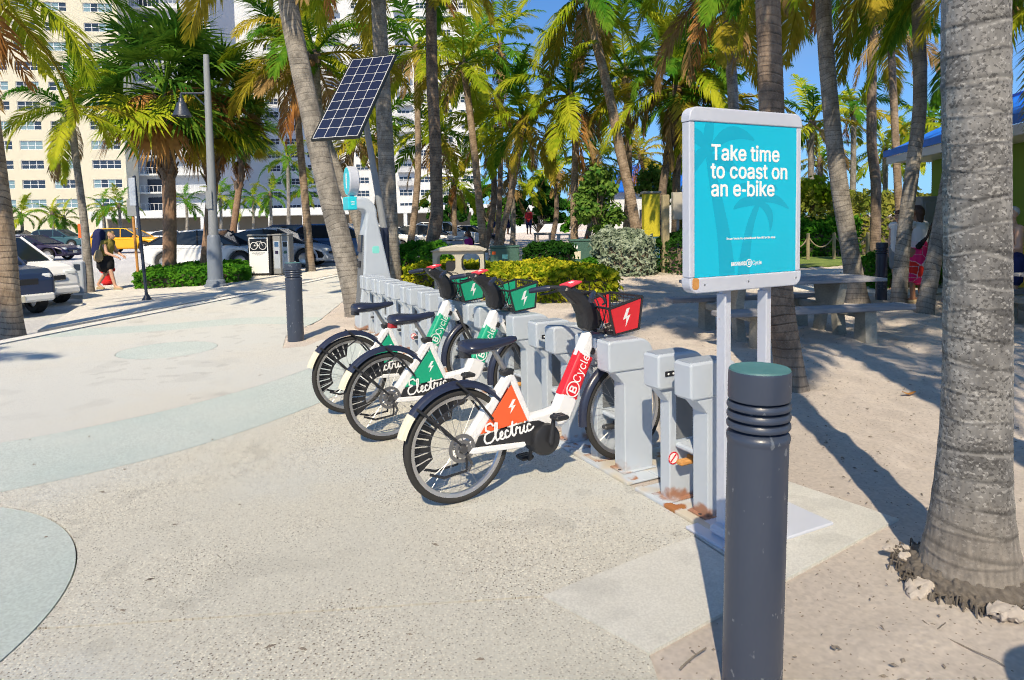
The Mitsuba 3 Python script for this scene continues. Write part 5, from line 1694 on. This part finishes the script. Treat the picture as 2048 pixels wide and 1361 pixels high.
car('dark navy pickup truck with a pale front bumper, nearest in the parking lot', rpx(36, 640), -.5, 'car_navy', 'pickup', 'truck', .82)
car('white car whose bonnet shows just behind the dark navy pickup truck', rpx(66, 622) + [0, .45, 0], -.45, 'car_white', 'suv', 'car', .9)
car('bright yellow car driving past behind the woman with the backpack', rpx(331, 505), .0, 'car_yellow', 'suv', 'car', 1.0)
car('white hatchback parked behind the ground cover bed, partly hidden by fan palm trunks', rpx(545, 538), .0, 'car_white', 'hatch')
car('silver car behind the newspaper boxes', rpx(662, 533) + [0, .4, 0], .0, 'car_silver', 'hatch')
car('dark navy car behind the silver one, left of the leaning palm', rpx(716, 516), .0, 'car_navy', 'suv')
car('blue car half hidden behind the kiosk', rpx(800, 522), .02, 'car_blue', 'suv')
car('white car with its nose showing right of the straight grey palm trunk', rpx(842, 508), -.05, 'car_white', 'suv')
car('white car seen between palm trunks above the hedge', rpx(925, 505) + [0, 1.5, 0], .0, 'car_white', 'hatch')
car('black car with a raised tailgate at the far left of the parking lot', rpx(92, 497), .0, 'car_black', 'suv')
car('silver grey car between the black one and the dark purple one', rpx(110, 512) + [0, .6, 0], .1, 'car_silver', 'sedan')
car('dark purple car behind the charging post', rpx(150, 520), .0, 'car_purple', 'sedan')
car('dark green car behind the charging post, farther off', rpx(178, 497), .0, 'car_teal', 'suv')
car('white car far off between the yellow car and the fan palm', rpx(392, 490), .0, 'car_white', 'sedan')
car('white car at the far end of the grove', rpx(965, 494), .0, 'car_white', 'suv')
car('navy car far off behind the two dark trunks of the grove', rpx(1010, 492), .0, 'car_navy', 'sedan')

# ------------------------------------------------------------------ street furniture
lp = thing('street_light', 'tall grey street light with a bell shaped lamp in front of the fan palms', 'street light')
b = grounded(432, 573)
top = far(412, 110, b[1])
part(lp, 'base', lathe([(0, 0), (.30, 0), (.30, .05), (.25, .07), (.24, .16), (.20, .2), (.19, .9), (.165, 1.3), (.16, 1.36), (.135, 1.4)], 12, b), 'pole_blue')
part(lp, 'pole', tube([b + [0, 0, 1.3], b * .5 + top * .5, top], [.125, .105, .075], 14), 'pole_grey')
arm0 = far(414, 187, b[1])
arm1 = far(362, 187, b[1])
part(lp, 'arm', cat(tube([arm0, arm1], .03, 8), tube([far(414, 215, b[1]), far(388, 190, b[1])], .018, 6)), 'navy_paint')
part(lp, 'lamp', lathe([(0, .0), (.03, .0), (.035, -.12), (.06, -.14), (.08, -.22), (.12, -.26), (.14, -.36), (.23, -.56), (.25, -.60), (.22, -.60), (.10, -.40), (0, -.38)], 20, arm1), 'bollard_paint')
part(lp, 'lamp_glass', lathe([(0, -.60), (.10, -.58), (.18, -.52)], 16, arm1), 'lamp_clear')
part(lp, 'notice', bx((.16, .03, .48), far(418, 400, b[1] - .14), .005), 'pole_grey')

sp_ = thing('sign_pole', 'thin black pole with a narrow pale banner left of the ground cover bed', 'pole')
b = grounded(294, 600)
t_ = far(268, 352, b[1])
part(sp_, 'pole', tube([b, t_], .034, 10), 'navy_paint')
part(sp_, 'foot', lathe([(.0, .12), (.045, .12), (.06, .08), (.10, .02), (.11, 0), (0, 0)], 16, b), 'navy_paint')
part(sp_, 'banner', bx((.14, .03, .62), far(265, 384, b[1] - .05), .006), 'car_silver')
sp2 = thing('sign_pole', 'thin rusty brown post behind the black pole', 'pole')
b = grounded(277, 560)
part(sp2, 'pole', tube([b, far(264, 405, b[1])], .04, 10), 'rust')
part(sp2, 'panel', bx((.30, .03, .55), far(264, 415, b[1] - .05), .006), 'pole_grey')
sp3 = thing('sign_pole', 'small orange and pink sign on a post behind the slender small palm', 'sign')
b = grounded(166, 520)
part(sp3, 'pole', tube([b, far(162, 440, b[1])], .05, 8), 'pole_grey')
part(sp3, 'panel', bx((.30, .04, .75), far(162, 462, b[1] - .08), .006), 'cone_orange')
ev = thing('charging_post', 'pale blue grey charging post with hanging cables beside the slender small palm', 'charging post')
b = grounded(163, 586)
part(ev, 'body', bx((.26, .22, .80), b + [0, 0, .40], .02), 'car_silver')
part(ev, 'screen', bx((.16, .01, .16), b + [0, -.115, .66], .003), 'pane_dark')
for q, s in ((.10, 0), (.22, .05)):
    e_ = rpx(118, 600)
    part(ev, 'cable', tube(smoothpath([b + [-.13, s, .72], b + [-.35, s, .38], (e_ * .5 + b * .5) + [0, s, .28 - q], e_ + [0, s + .1, .45]], 16), .016, 6), 'rubber')
hy = thing('fire_hydrant', 'red fire hydrant just behind the legs of the woman with the backpack', 'fire hydrant')
b = grounded(216, 570)
part(hy, 'body', lathe([(0, .78), (.05, .77), (.06, .72), (.12, .68), (.15, .60), (.15, .56), (.125, .54), (.12, .15), (.17, .12), (.17, .05), (.13, .04), (.13, 0)], 20, b), 'hydrant_red')
for s in (-1, 1):
    part(hy, 'outlet', rod(b + [0, 0, .44], b + [s * .20, 0, .44], .06, n=12), 'hydrant_red')
part(hy, 'pumper_outlet', rod(b + [0, 0, .42], b + [0, -.21, .42], .075, n=12), 'hydrant_red')

# newspaper boxes
nb_ = grounded(519, 552)
for i, (dx, w, lab) in enumerate(((0, .70, 'white newspaper box with a bicycle poster on its front'), (.52, .26, 'narrow grey stickered newspaper box in the middle of the three'), (.80, .26, 'narrow grey stickered newspaper box, rightmost of the three'))):
    k = thing('newspaper_box', lab, 'newspaper box', 'newspaper boxes')
    c = nb_ + np.array([dx, .25 + .18 * (i > 0), 0])
    part(k, 'body', bx((w, .45, 1.25), c + [0, 0, .655], .02), 'car_black' if i == 0 else 'panel_grey')
    part(k, 'top', bx((w + .03, .48, .06), c + [0, 0, 1.31], .02), 'panel_grey')
    f0 = c + [0, -.226, 0]
    if i == 0:
        part(k, 'poster', bx((w - .08, .012, 1.16), f0 + [0, -.004, .66], .003), 'print_white')
        part(k, 'poster_photo', bx((w - .14, .006, .40), f0 + [0, -.0125, 1.0], .001), 'car_black')
        rr_ = [mv(lathe([(.105, 0), (.105, .003), (.125, .003), (.125, 0)], 24, R=rot([1, 0, 0], 90)), f0 + [s, -.0165, .97]) for s in (-.14, .14)]
        rr_ += [tube([f0 + [a, -.018, z], f0 + [c2, -.018, z2]], .008, 5) for a, z, c2, z2 in ((-.14, .97, -.05, 1.10), (-.05, 1.10, .10, 1.10), (.10, 1.10, .14, .97), (-.05, 1.10, .0, .97), (.0, .97, .10, 1.10), (-.14, .97, .0, .97), (.10, 1.10, .08, 1.15))]
        part(k, 'poster_bicycle', cat(*rr_), 'print_white', False, 'pale bicycle pictured on the poster')
        part(k, 'poster_print', cat(bx((.40, .003, .03), f0 + [0, -.0115, .74]), bx((.25, .003, .02), f0 + [0, -.0115, .68])), 'pole_grey', False)
    else:
        part(k, 'label_panel', bx((w - .06, .01, .9), f0 + [0, -.003, .66], .003), 'car_silver')
        part(k, 'sticker', bx((.13, .004, .16), f0 + [0, -.0105, 1.0], .001), 'car_blue' if i == 1 else 'car_black')
        part(k, 'sticker', bx((.10, .004, .10), f0 + [0, -.0105, .74], .001), 'car_purple' if i == 1 else 'utility_green')
    part(k, 'base', bx((w - .04, .42, .04), c + [0, 0, .02]), 'car_black')

# litter bin
tb = thing('litter_bin', 'tan litter bin with a flat canopy and two arched openings, behind the bicycle handlebars', 'litter bin')
c = grounded(921, 600)
fr_ = sbox(-.52, .55, .52, 1.04).difference(shapely.union_all([rrect(-.44, .60, -.06, .97, .12), rrect(.06, .60, .44, .97, .12)]))
for y in (-.27, .27):
    part(tb, 'arch_frame', mv(ext(fr_, .06, -.03), c + [0, y, 0], XZ), 'bin_tan', False)
part(tb, 'body', bx((1.0, .60, .62), c + [0, 0, .30], .03), 'bin_tan')
part(tb, 'canopy', mv(puff([(-.56, 1.03), (.56, 1.03), (.40, 1.10), (.10, 1.135), (-.10, 1.135), (-.40, 1.10)], .78, .02), c, XZ), 'bin_tan')
part(tb, 'liner', cat(bx((.30, .40, .30), c + [-.12, 0, .66], .02), bx((.06, .40, .40), c + [.45, 0, .78], .01)), 'black_plastic')

# utility boxes, cones, posts
for (px, py), w, h, d, lab in (((1010, 516), .95, .62, .8, 'long dark green utility box left of the rounded shrub'), ((1168, 526), .95, .78, .8, 'dark green utility box with pale notices right of the rounded shrub')):
    k = thing('utility_box', lab, 'utility box', 'green utility boxes')
    c = far(px, py, 22) * [1, 1, 0]
    part(k, 'plinth', bx((w + .2, d + .2, .14), c + [0, 0, .05], .01), 'old_concrete')
    part(k, 'body', bx((w, d, h), c + [0, 0, .12 + h / 2], .02), 'utility_green')
    part(k, 'lid', bx((w + .05, d + .05, .06), c + [0, 0, .15 + h], .015), 'utility_green')
    if 'notices' in lab:
        part(k, 'notice', bx((.13, .008, .10), c + [-.30, -d / 2 - .002, .72], .001), 'print_white')
        part(k, 'notice', bx((.26, .008, .26), c + [-.28, -d / 2 - .002, .46], .001), 'cream_plastic')
    else:
        part(k, 'notice', bx((.12, .008, .10), c + [-.36, -d / 2 - .002, .58], .001), 'cone_orange')
        part(k, 'notice', bx((.18, .008, .14), c + [.0, -d / 2 - .002, .45], .001), 'mint')
for i, ((px, py), lab) in enumerate((((1155, 474), 'orange traffic cone, left of the pair beside the bare trunk'), ((1174, 474), 'orange traffic cone, right of the pair beside the bare trunk'), ((1237, 474), 'single orange traffic cone under the slanting trunk'))):
    k = thing('traffic_cone', lab, 'traffic cone', 'orange traffic cones')
    c = far(px, py, 34) * [1, 1, 0]
    part(k, 'cone', lathe([(0, .80), (.03, .80), (.15, .05), (.15, .03)], 14, c), 'cone_orange')
    part(k, 'base', bx((.38, .38, .04), c + [0, 0, .02], .01), 'cone_orange')
pc = thing('painted_column', 'square column painted yellow above and dark blue below, left of the timber post', 'column')
c = far(1302, 500, 22) * [1, 1, 0]
part(pc, 'yellow_part', bx((.52, .4, 1.42), c + [0, 0, 1.71], .01), 'mural_yellow')
part(pc, 'blue_part', bx((.53, .41, 1.0), c + [0, 0, .50], .01), 'mural_blue')
part(pc, 'cap', bx((.62, .5, .08), c + [0, 0, 2.46], .02), 'old_concrete')
tp_ = thing('timber_post', 'square weathered timber post standing left of the sign', 'post')
c = grounded(1331, 549)
part(tp_, 'post', bx((.20, .20, 2.35), c + [0, 0, 1.10], .015), 'post_wood')
part(tp_, 'footing', bx((.75, .5, .10), c + [.1, 0, .0], .03), 'old_concrete')
mc = thing('meter_cabinet', 'tan metal cabinet on a thin pipe between timber post and sign', 'cabinet')
c2 = c + [.38, .1, 0]
part(mc, 'pipe', rod(c2, c2 + [0, 0, 1.6], .035, n=10), 'pole_grey')
part(mc, 'cabinet', bx((.36, .22, .78), c2 + [.02, 0, 1.95], .012), 'cream_plastic' if False else 'bin_tan')
rf = thing('rope_fence', 'low fence of pale posts joined by sagging rope in front of the dune', 'fence')
fp = [far(px, 500, 23.5) * [1, 1, 0] for px in (1575, 1616, 1668, 1735, 1800, 1850)]
for q in fp:
    part(rf, 'post', lathe([(0, .98), (.05, .97), (.06, .93), (.06, -.1)], 10, q), 'post_wood')
for q0, q1 in zip(fp[:-1], fp[1:]):
    t = np.linspace(0, 1, 14)[:, None]
    part(rf, 'rope', tube(q0 * (1 - t) + q1 * t + np.array([0, 0, 1]) * (.86 - .38 * 4 * t * (1 - t)), .022, 6), 'rope')


# picnic tables
def picnic(label, c, ang, L=2.45):
    k = thing('picnic_table', label, 'picnic table', 'concrete and plank picnic tables')
    a = np.array([math.cos(ang), math.sin(ang), 0])
    Rm_ = np.stack([a, [-a[1], a[0], 0], [0, 0, 1.0]], 1)
    pp = lambda n, m, mt, **kw: part(k, n, mv(m, c, Rm_), mt, **kw)
    for i in range(4):
        pp('plank', bx((L + rng.uniform(-.02, .02), .185, .045), (0, -.294 + i * .196, .745 + rng.uniform(-.003, .003)), .008), 'table_wood')
    for s in (-1, 1):
        pp('bench', bx((L, .29, .065), (0, s * .74, .445), .012), 'table_wood')
        x = s * .72
        pp('table_support', mv(puff([(-.30, .0), (-.16, .0), (-.10, .30), (.10, .30), (.16, 0), (.30, 0), (.22, .40), (.30, .715), (-.30, .715), (-.22, .40)], .12, .012), (x, 0, 0), np.stack([[0, 1.0, 0], [0, 0, 1.0], [1.0, 0, 0]], 1)), 'old_concrete')
        pp('bench_beam', bx((.13, 1.62, .10), (x, 0, .355), .012), 'old_concrete')
        for q in (-1, 1):
            pp('bench_leg', hull([(x + dx, q * .72 + dy, z) for dx in (-.08, .08) for dy, z in ((-.09, .41), (.09, .41), (-.12, -.06), (.12, -.06))]), 'old_concrete')
    return k


picnic('weathered concrete and plank picnic table behind the sign posts', np.array([3.62, 8.85, 0]), .16, 2.6)
picnic('picnic table of which only one end shows at the right edge', np.array([8.05, 9.0, 0]), .2, 2.2)
wt = thing('white_table', 'small white table far off in the grove beside the traffic cones', 'table')
c = far(1129, 470, 34) * [1, 1, 0]
part(wt, 'tabletop', bx((.95, .6, .08), c + [0, 0, .86], .01), 'building_white')
for s in (-1, 1):
    part(wt, 'leg', hull([c + [s * (.3 + e), y, z] for e, z in ((-.08, .82), (.08, .82), (.14, 0), (.0, 0)) for y in (-.2, .2)]), 'building_white')
gs = thing('litter_bin', 'small grey litter bin far off behind the rounded shrub', 'litter bin')
c = far(1085, 478, 30) * [1, 1, 0]
part(gs, 'body', bx((.75, .5, .55), c + [0, 0, .27], .02), 'old_concrete')
part(gs, 'canopy', bx((.80, .55, .10), c + [0, 0, 1.0], .03), 'panel_grey')
for s in (-1, 1):
    part(gs, 'upright', bx((.08, .45, .45), c + [s * .33, 0, .74], .01), 'panel_grey')
dm = thing('dumpster', 'grey plastic dumpster with a flared lid behind the litter bin', 'dumpster')
c = far(902, 505, 22) * [1, 1, 0]
part(dm, 'tub', hull([c + [x * (1 if z > .5 else .78), y, z] for x in (-.42, .42) for y in (-.4, .4) for z in (.25, 1.0)]), 'pole_blue')
part(dm, 'lid', mv(puff([(-.55, 0), (.58, .06), (.50, .12), (.0, .10), (-.5, .05)], .9, .015), c + [0, 0, 1.0], XZ), 'pole_grey')
for s in (-1, 1):
    part(dm, 'wheel', mv(lathe([(0, -.03), (.12, -.03), (.12, .03), (0, .03)], 14), c + [s * .28, -.36, .12], rot([1, 0, 0], 90)), 'rubber')
# domed bin outside the view whose round shadow falls at the lower right
ob = thing('litter_bin', 'domed litter bin standing outside the view at the right', 'litter bin')
part(ob, 'body', lathe([(0, .86), (.22, .86), (.25, .80), (.25, 0), (0, 0)], 28, (1.72, 1.02, 0)), 'panel_grey')
part(ob, 'dome', lathe([(0, 1.18), (.12, 1.15), (.22, 1.05), (.27, .90), (.27, .84), (0, .84)], 28, (1.72, 1.02, 0)), 'panel_grey')


# ------------------------------------------------------------------ people
def blob(a, b, ra, rb_):
    s = trimesh.creation.icosphere(1).vertices
    return manifold3d.Manifold.hull_points(np.vstack([s * ra + a, s * rb_ + b]))


def solid(parts_, ln=.03, it=8):
    m = manifold3d.Manifold.batch_boolean(parts_, manifold3d.OpType.Add).refine_to_length(ln)
    q = m.to_mesh()
    t = trimesh.Trimesh(np.array(q.vert_properties)[:, :3], np.array(q.tri_verts), process=True)
    trimesh.smoothing.filter_taubin(t, lamb=.5, nu=.53, iterations=it)
    return t


def hand(w, d, side_, curl=.5):
    """palm, four unequal bent fingers and a thumb"""
    d = np.asarray(d, float) / np.linalg.norm(d)
    s = np.cross(d, [0, 0, 1.0])
    s = s / (np.linalg.norm(s) + 1e-9) if np.linalg.norm(s) > .2 else np.array([0, 1.0, 0])
    n = np.cross(s, d)
    pal = [blob(w, w + d * .05, .024, .030), blob(w + d * .07 - s * .028, w + d * .07 + s * .028, .016, .016)]
    for i, ln in enumerate((.070, .082, .076, .060)):
        b_ = w + d * .075 + s * (-.030 + i * .020)
        m_ = b_ + d * ln * .55 - n * .01
        pal += [blob(b_, m_, .009, .0085), blob(m_, m_ + (d * (1 - curl) - n * curl) * ln * .5, .0085, .007)]
    t0 = w + d * .025 + s * .03 * side_
    pal += [blob(t0, t0 + (d * .6 + s * side_ * .8) * .035, .011, .010), blob(t0 + (d * .6 + s * side_ * .8) * .035, t0 + (d * .9 + s * side_ * .5) * .065, .010, .008)]
    return pal


def person(label, pos, ang, J, skin, hair, clothes, group=None, sc=1.0, fine=True):
    """J: joints in the person's own axes, facing +x; clothes: [(name, material, [(joint, joint, r, r), ...])]"""
    k = thing('person', label, 'person', group)
    D = dict(pel=(0, 0, .93), chest=(0, 0, 1.27), neck=(.0, 0, 1.43), head=(.03, 0, 1.56), shL=(0, .17, 1.36), shR=(0, -.17, 1.36), elL=(0, .22, 1.08), elR=(0, -.22, 1.08), wrL=(.06, .22, .85), wrR=(.06, -.22, .85),
             hiL=(0, .09, .90), hiR=(0, -.09, .90), knL=(.02, .10, .49), knR=(.02, -.10, .49), anL=(-.02, .10, .08), anR=(-.02, -.10, .08), toL=(.14, .11, .03), toR=(.14, -.11, .03))
    D.update(J)
    D = {a: np.array(v, float) for a, v in D.items()}
    c_, s_ = math.cos(ang), math.sin(ang)
    Rm_ = np.array([[c_, -s_, 0], [s_, c_, 0], [0, 0, 1]]) * sc
    o_ = np.array([*pos[:2], 0 if len(pos) < 3 else pos[2]])
    B = [('pel', 'chest', .135, .145), ('chest', 'neck', .12, .055), ('neck', 'head', .052, .06), ('shL', 'shR', .065, .065), ('hiL', 'hiR', .105, .105),
         ('shL', 'elL', .055, .042), ('elL', 'wrL', .041, .028), ('shR', 'elR', .055, .042), ('elR', 'wrR', .041, .028),
         ('hiL', 'knL', .095, .058), ('knL', 'anL', .056, .036), ('hiR', 'knR', .095, .058), ('knR', 'anR', .056, .036), ('anL', 'toL', .038, .026), ('anR', 'toR', .038, .026)]
    ps = [blob(D[a], D[b_], r1, r2) for a, b_, r1, r2 in B]
    h = D['head']
    ps += [blob(h + [-.012, 0, .035], h + [.02, 0, -.03], .092, .072), blob(h + [.02, 0, -.05], h + [.055, 0, -.075], .055, .030), blob(h + [.085, 0, .005], h + [.102, 0, -.022], .010, .015)]
    for s in (-1, 1):
        ps.append(blob(h + [-.01, s * .083, .0], h + [-.01, s * .086, -.03], .018, .013))
    for s, w, e in ((1, 'wrL', 'elL'), (-1, 'wrR', 'elR')):
        ps += hand(D[w], D[w] - D[e], -s)
    body = solid(ps, .025 if fine else .05, 5)
    pt = lambda n, m, mt, **kw: part(k, n, mv(m, o_, Rm_), mt, True, **kw)
    pt('body', body, skin)
    hs = [blob(h + [-.03, 0, .05], h + [.015, 0, .062], .088, .070)]
    for a, b_, r1, r2 in hair[1]:
        hs.append(blob(h + np.array(a), h + np.array(b_), r1, r2))
    pt('hair', solid(hs, .03, 4), hair[0])
    for s in (-1, 1):
        pt('eye', sphere(h + [.080, s * .032, .012], .010, 1), 'hair_dark')
    pt('mouth', hull([h + [.088, y, -.050 + z] for y in (-.020, .020) for z in (-.004, .004)] + [h + [.093, 0, -.050 + z] for z in (-.005, .005)]), 'light_red')
    for n, mt, segs in clothes:
        pt(n, solid([blob(D.get(a, a) if isinstance(a, str) else np.array(a, float), D.get(b_, b_) if isinstance(b_, str) else np.array(b_, float), r1, r2) for a, b_, r1, r2 in segs], .03, 4), mt)
    return k


wpos = grounded(214, 579)
person('woman in an olive top and black skirt walking right with a big blue backpack', wpos + [0, 0, .0], -.05,
       dict(pel=(-.02, 0, .88), chest=(.08, 0, 1.18), neck=(.14, 0, 1.32), head=(.20, 0, 1.44), shL=(.10, .17, 1.25), shR=(.10, -.17, 1.25), elL=(.18, .21, 1.0), wrL=(.36, .16, .90), elR=(.20, -.22, .98), wrR=(.42, -.19, .88),
            hiL=(-.02, .09, .84), hiR=(-.02, -.09, .84), knL=(-.06, .09, .46), anL=(-.30, .09, .13), toL=(-.18, .10, .03), knR=(.20, -.09, .46), anR=(.30, -.09, .08), toR=(.46, -.10, .03)),
       'skin_light', ('hair_blond', [((-.06, 0, .03), (-.11, 0, -.08), .06, .04)]),
       [('top', 'cloth_olive', [('pel', 'chest', .19, .17), ('chest', 'neck', .15, .07), ('shL', 'shR', .08, .08)]), ('skirt', 'cloth_black', [('pel', (.0, 0, .66), .20, .22), ('hiL', (-.04, .09, .62), .13, .14), ('hiR', (.1, -.09, .62), .13, .14)]),
        ('backpack', 'cloth_navy', [((-.18, 0, 1.0), (-.12, 0, 1.48), .17, .15)]), ('shoulder_bag', 'cloth_tan', [((-.02, -.24, .86), (.0, -.24, 1.0), .12, .08)]),
        ('sandals', 'cloth_tan', [((-.31, .09, .03), (-.17, .10, .02), .045, .04), ((.29, -.09, .03), (.47, -.10, .02), .045, .04)])])
person('woman in a pink and red floral dress standing between palm trunks by the pavilion', grounded(1832, 606), math.pi * .62,
       dict(elR=(.06, -.30, 1.12), wrR=(.20, -.20, 1.22), elL=(.05, .24, 1.08), wrL=(.20, .12, 1.0), head=(.03, .0, 1.58)), 'skin_brown',
       ('hair_dark', [((-.06, 0, .02), (-.08, 0, -.02), .085, .07), ((-.06, 0, -.02), (-.08, 0, -.14), .07, .05)]),
       [('dress', 'cloth_floral', [('chest', 'pel', .165, .16), ('pel', (0, 0, .52), .165, .21), ((0, .06, .60), (0, .08, .50), .17, .15), ((0, -.06, .60), (0, -.08, .50), .17, .15)]), ('bodice', 'cloth_white', [('chest', (0, 0, 1.12), .168, .17), ('shL', 'shR', .075, .075)]),
        ('strap', 'cloth_black', [((-.15, -.16, 1.38), (-.17, .0, 1.15), .022, .022), ((-.17, 0, 1.15), (-.14, .15, 1.0), .022, .05)]), ('sandals', 'cloth_tan', [((-.03, .10, .03), (.14, .11, .02), .045, .04), ((-.03, -.10, .03), (.14, -.11, .02), .045, .04)])], sc=1.03)
person('bare chested grey haired man in dark swimming trunks half hidden by the massive trunk', (7.40, 9.75), math.pi * .95,
       dict(elR=(.05, -.25, 1.10), wrR=(.22, -.16, 1.04), elL=(.05, .25, 1.10), wrL=(.24, .14, 1.04)), 'skin_light', ('hair_grey', []),
       [('swimming_trunks', 'cloth_navy', [('pel', 'hiL', .15, .13), ('hiL', (.01, .10, .62), .13, .11), ('hiR', (.01, -.10, .62), .13, .11), ('pel', 'hiR', .15, .13)])], sc=1.0)
person('man in a white shirt mostly hidden behind the bowed brown trunk', far(1797, 596, 13.6) * [1, 1, 0], math.pi * 1.1, {}, 'skin_light', ('hair_dark', []),
       [('shirt', 'cloth_white', [('pel', 'chest', .165, .165), ('shL', 'shR', .085, .085)]), ('shorts', 'panel_grey', [('pel', 'hiL', .15, .13), ('hiL', (.01, .10, .55), .13, .11), ('hiR', (.01, -.10, .55), .13, .11)])], fine=False)
sit = dict(pel=(0, 0, .50), chest=(.02, 0, .84), neck=(.03, 0, 1.0), head=(.06, 0, 1.13), shL=(.02, .17, .93), shR=(.02, -.17, .93), elL=(.06, .22, .66), elR=(.06, -.22, .66), wrL=(.28, .14, .58), wrR=(.28, -.14, .58),
           hiL=(0, .09, .48), hiR=(0, -.09, .48), knL=(.42, .11, .47), knR=(.42, -.11, .47), anL=(.44, .11, .08), anR=(.44, -.11, .08), toL=(.58, .12, .03), toR=(.58, -.12, .03))
sc0 = far(938, 492, 26) * [1, 1, 0]
cs = thing('stone_seat', 'low white seat under the woman in purple', 'seat')
part(cs, 'block', bx((1.5, .5, .38), sc0 + [0, 0, .19], .03), 'building_white')
person('person in a purple top sitting far off behind the hedge', sc0, math.pi * 1.0, sit, 'skin_brown', ('hair_dark', [((-.05, 0, .02), (-.07, 0, -.04), .10, .08)]),
       [('top', 'cloth_purple', [('pel', 'chest', .17, .17), ('shL', 'shR', .085, .085), ('shL', 'elL', .065, .055), ('shR', 'elR', .065, .055)])], fine=False)
for (px, Y), mt, a, lab in (((991, 40), 'cloth_yellow', 2.0, 'distant person in a yellow shirt in the grove'), ((1016, 41), 'cloth_white', .3, 'distant person in a white shirt in the grove'), ((1058, 42), 'cloth_red', 1.2, 'distant person in a red shirt in the grove')):
    person(lab, far(px, 470, Y), a, {}, 'skin_light', ('hair_dark', []), [('shirt', mt, [('pel', 'chest', .165, .165), ('shL', 'shR', .085, .085), ('shL', 'elL', .065, .055), ('shR', 'elR', .065, .055)]), ('trousers', 'cloth_navy', [('hiL', 'knL', .115, .08), ('hiR', 'knR', .115, .08), ('pel', 'hiL', .15, .12)])], fine=False)

# ------------------------------------------------------------------ small litter on the ground
lr = np.random.RandomState(12)
lt = thing('leaf_litter', 'scraps of dry leaf, bark and twig scattered over the sand', 'litter', kind='stuff')
V = []
for i in range(1500):
    x, y = lr.uniform(.6, 6.5), 1.5 + lr.uniform(0, 1) ** 1.6 * 9
    if shapely.contains_xy(hard, x, y) or shapely.distance(Point(x, y), hard) < .03:
        continue
    s = lr.uniform(.004, .02)
    a = lr.uniform(0, 6.28)
    d = np.array([math.cos(a), math.sin(a), 0])
    e = np.array([-d[1], d[0], 0]) * lr.uniform(.15, .5)
    z = np.interp(0, [0, 1], [0, 0])
    iy, ix = np.searchsorted(gy, y), np.searchsorted(gx, x)
    p = np.array([x, y, GZ[min(iy, len(gy) - 1), min(ix, len(gx) - 1)] + .006])
    V.append(hull(np.array([p + d * s, p - d * s, p + e * s + [0, 0, .003], p - e * s, p + [0, 0, s * .3 + .003]])))
put(lt, cat(*V), 'bark_brown', False)
pl_ = thing('leaf_scraps', 'few dark leaf scraps lying on the plaza', 'litter', kind='stuff')
V = []
for px, py in ((92, 1075), (68, 930), (178, 874), (250, 940), (205, 985), (425, 880), (245, 1222), (452, 1094), (515, 1290), (605, 1299), (628, 1290), (540, 1294), (340, 1244), (520, 751), (60, 880), (350, 1050), (700, 1180), (820, 1270), (960, 1320), (300, 1160), (870, 1090), (480, 1010)):
    p = at(px, py) + [0, 0, .002]
    a = lr.uniform(-.6, .6)
    s = lr.uniform(.006, .028)
    d, e = np.array([math.cos(a), math.sin(a), 0]) * s, np.array([-math.sin(a), math.cos(a), 0]) * s * .25
    V.append(hull(np.array([p + d, p - d, p + e + [0, 0, .004], p - e, p + [0, 0, .006]])))
put(pl_, cat(*V), 'bark_brown', False)
ol = thing('fallen_leaf', 'single orange dead leaf lying on the sand right of the sign', 'leaf')
p = at(1817, 792)
P_ = np.array([p + [0, 0, .03] + np.array([math.cos(a), math.sin(a) * .5, 0]) * .06 * (1 + .15 * math.cos(3 * a)) + [0, 0, .012 * math.cos(2 * a)] for a in np.linspace(0, 2 * math.pi, 14, endpoint=False)])
put(ol, trimesh.Trimesh(np.vstack([P_, [p + [0, 0, .022]]]), [(i, (i + 1) % 14, 14) for i in range(14)], process=False), 'leaf_rust', False)
for pts_, lab in ((((1845, 1248), (1870, 1272), (1930, 1300), (1990, 1330), (2010, 1340)), 'long dark twig lying on the sand below the massive trunk'), (((1360, 1345), (1385, 1325), (1412, 1302)), 'short twig on the sand at the corner of the concrete slab')):
    k = thing('twig', lab, 'twig')
    Pq = np.array([at(*q) + [0, 0, .012 + .006 * (i % 2)] for i, q in enumerate(pts_)])
    put(k, cat(tube(smoothpath(Pq, 20), np.linspace(.0045, .002, 20), 6), tube([Pq[1], Pq[1] + [.06, .03, .015]], .002, 5)), 'bark_brown')
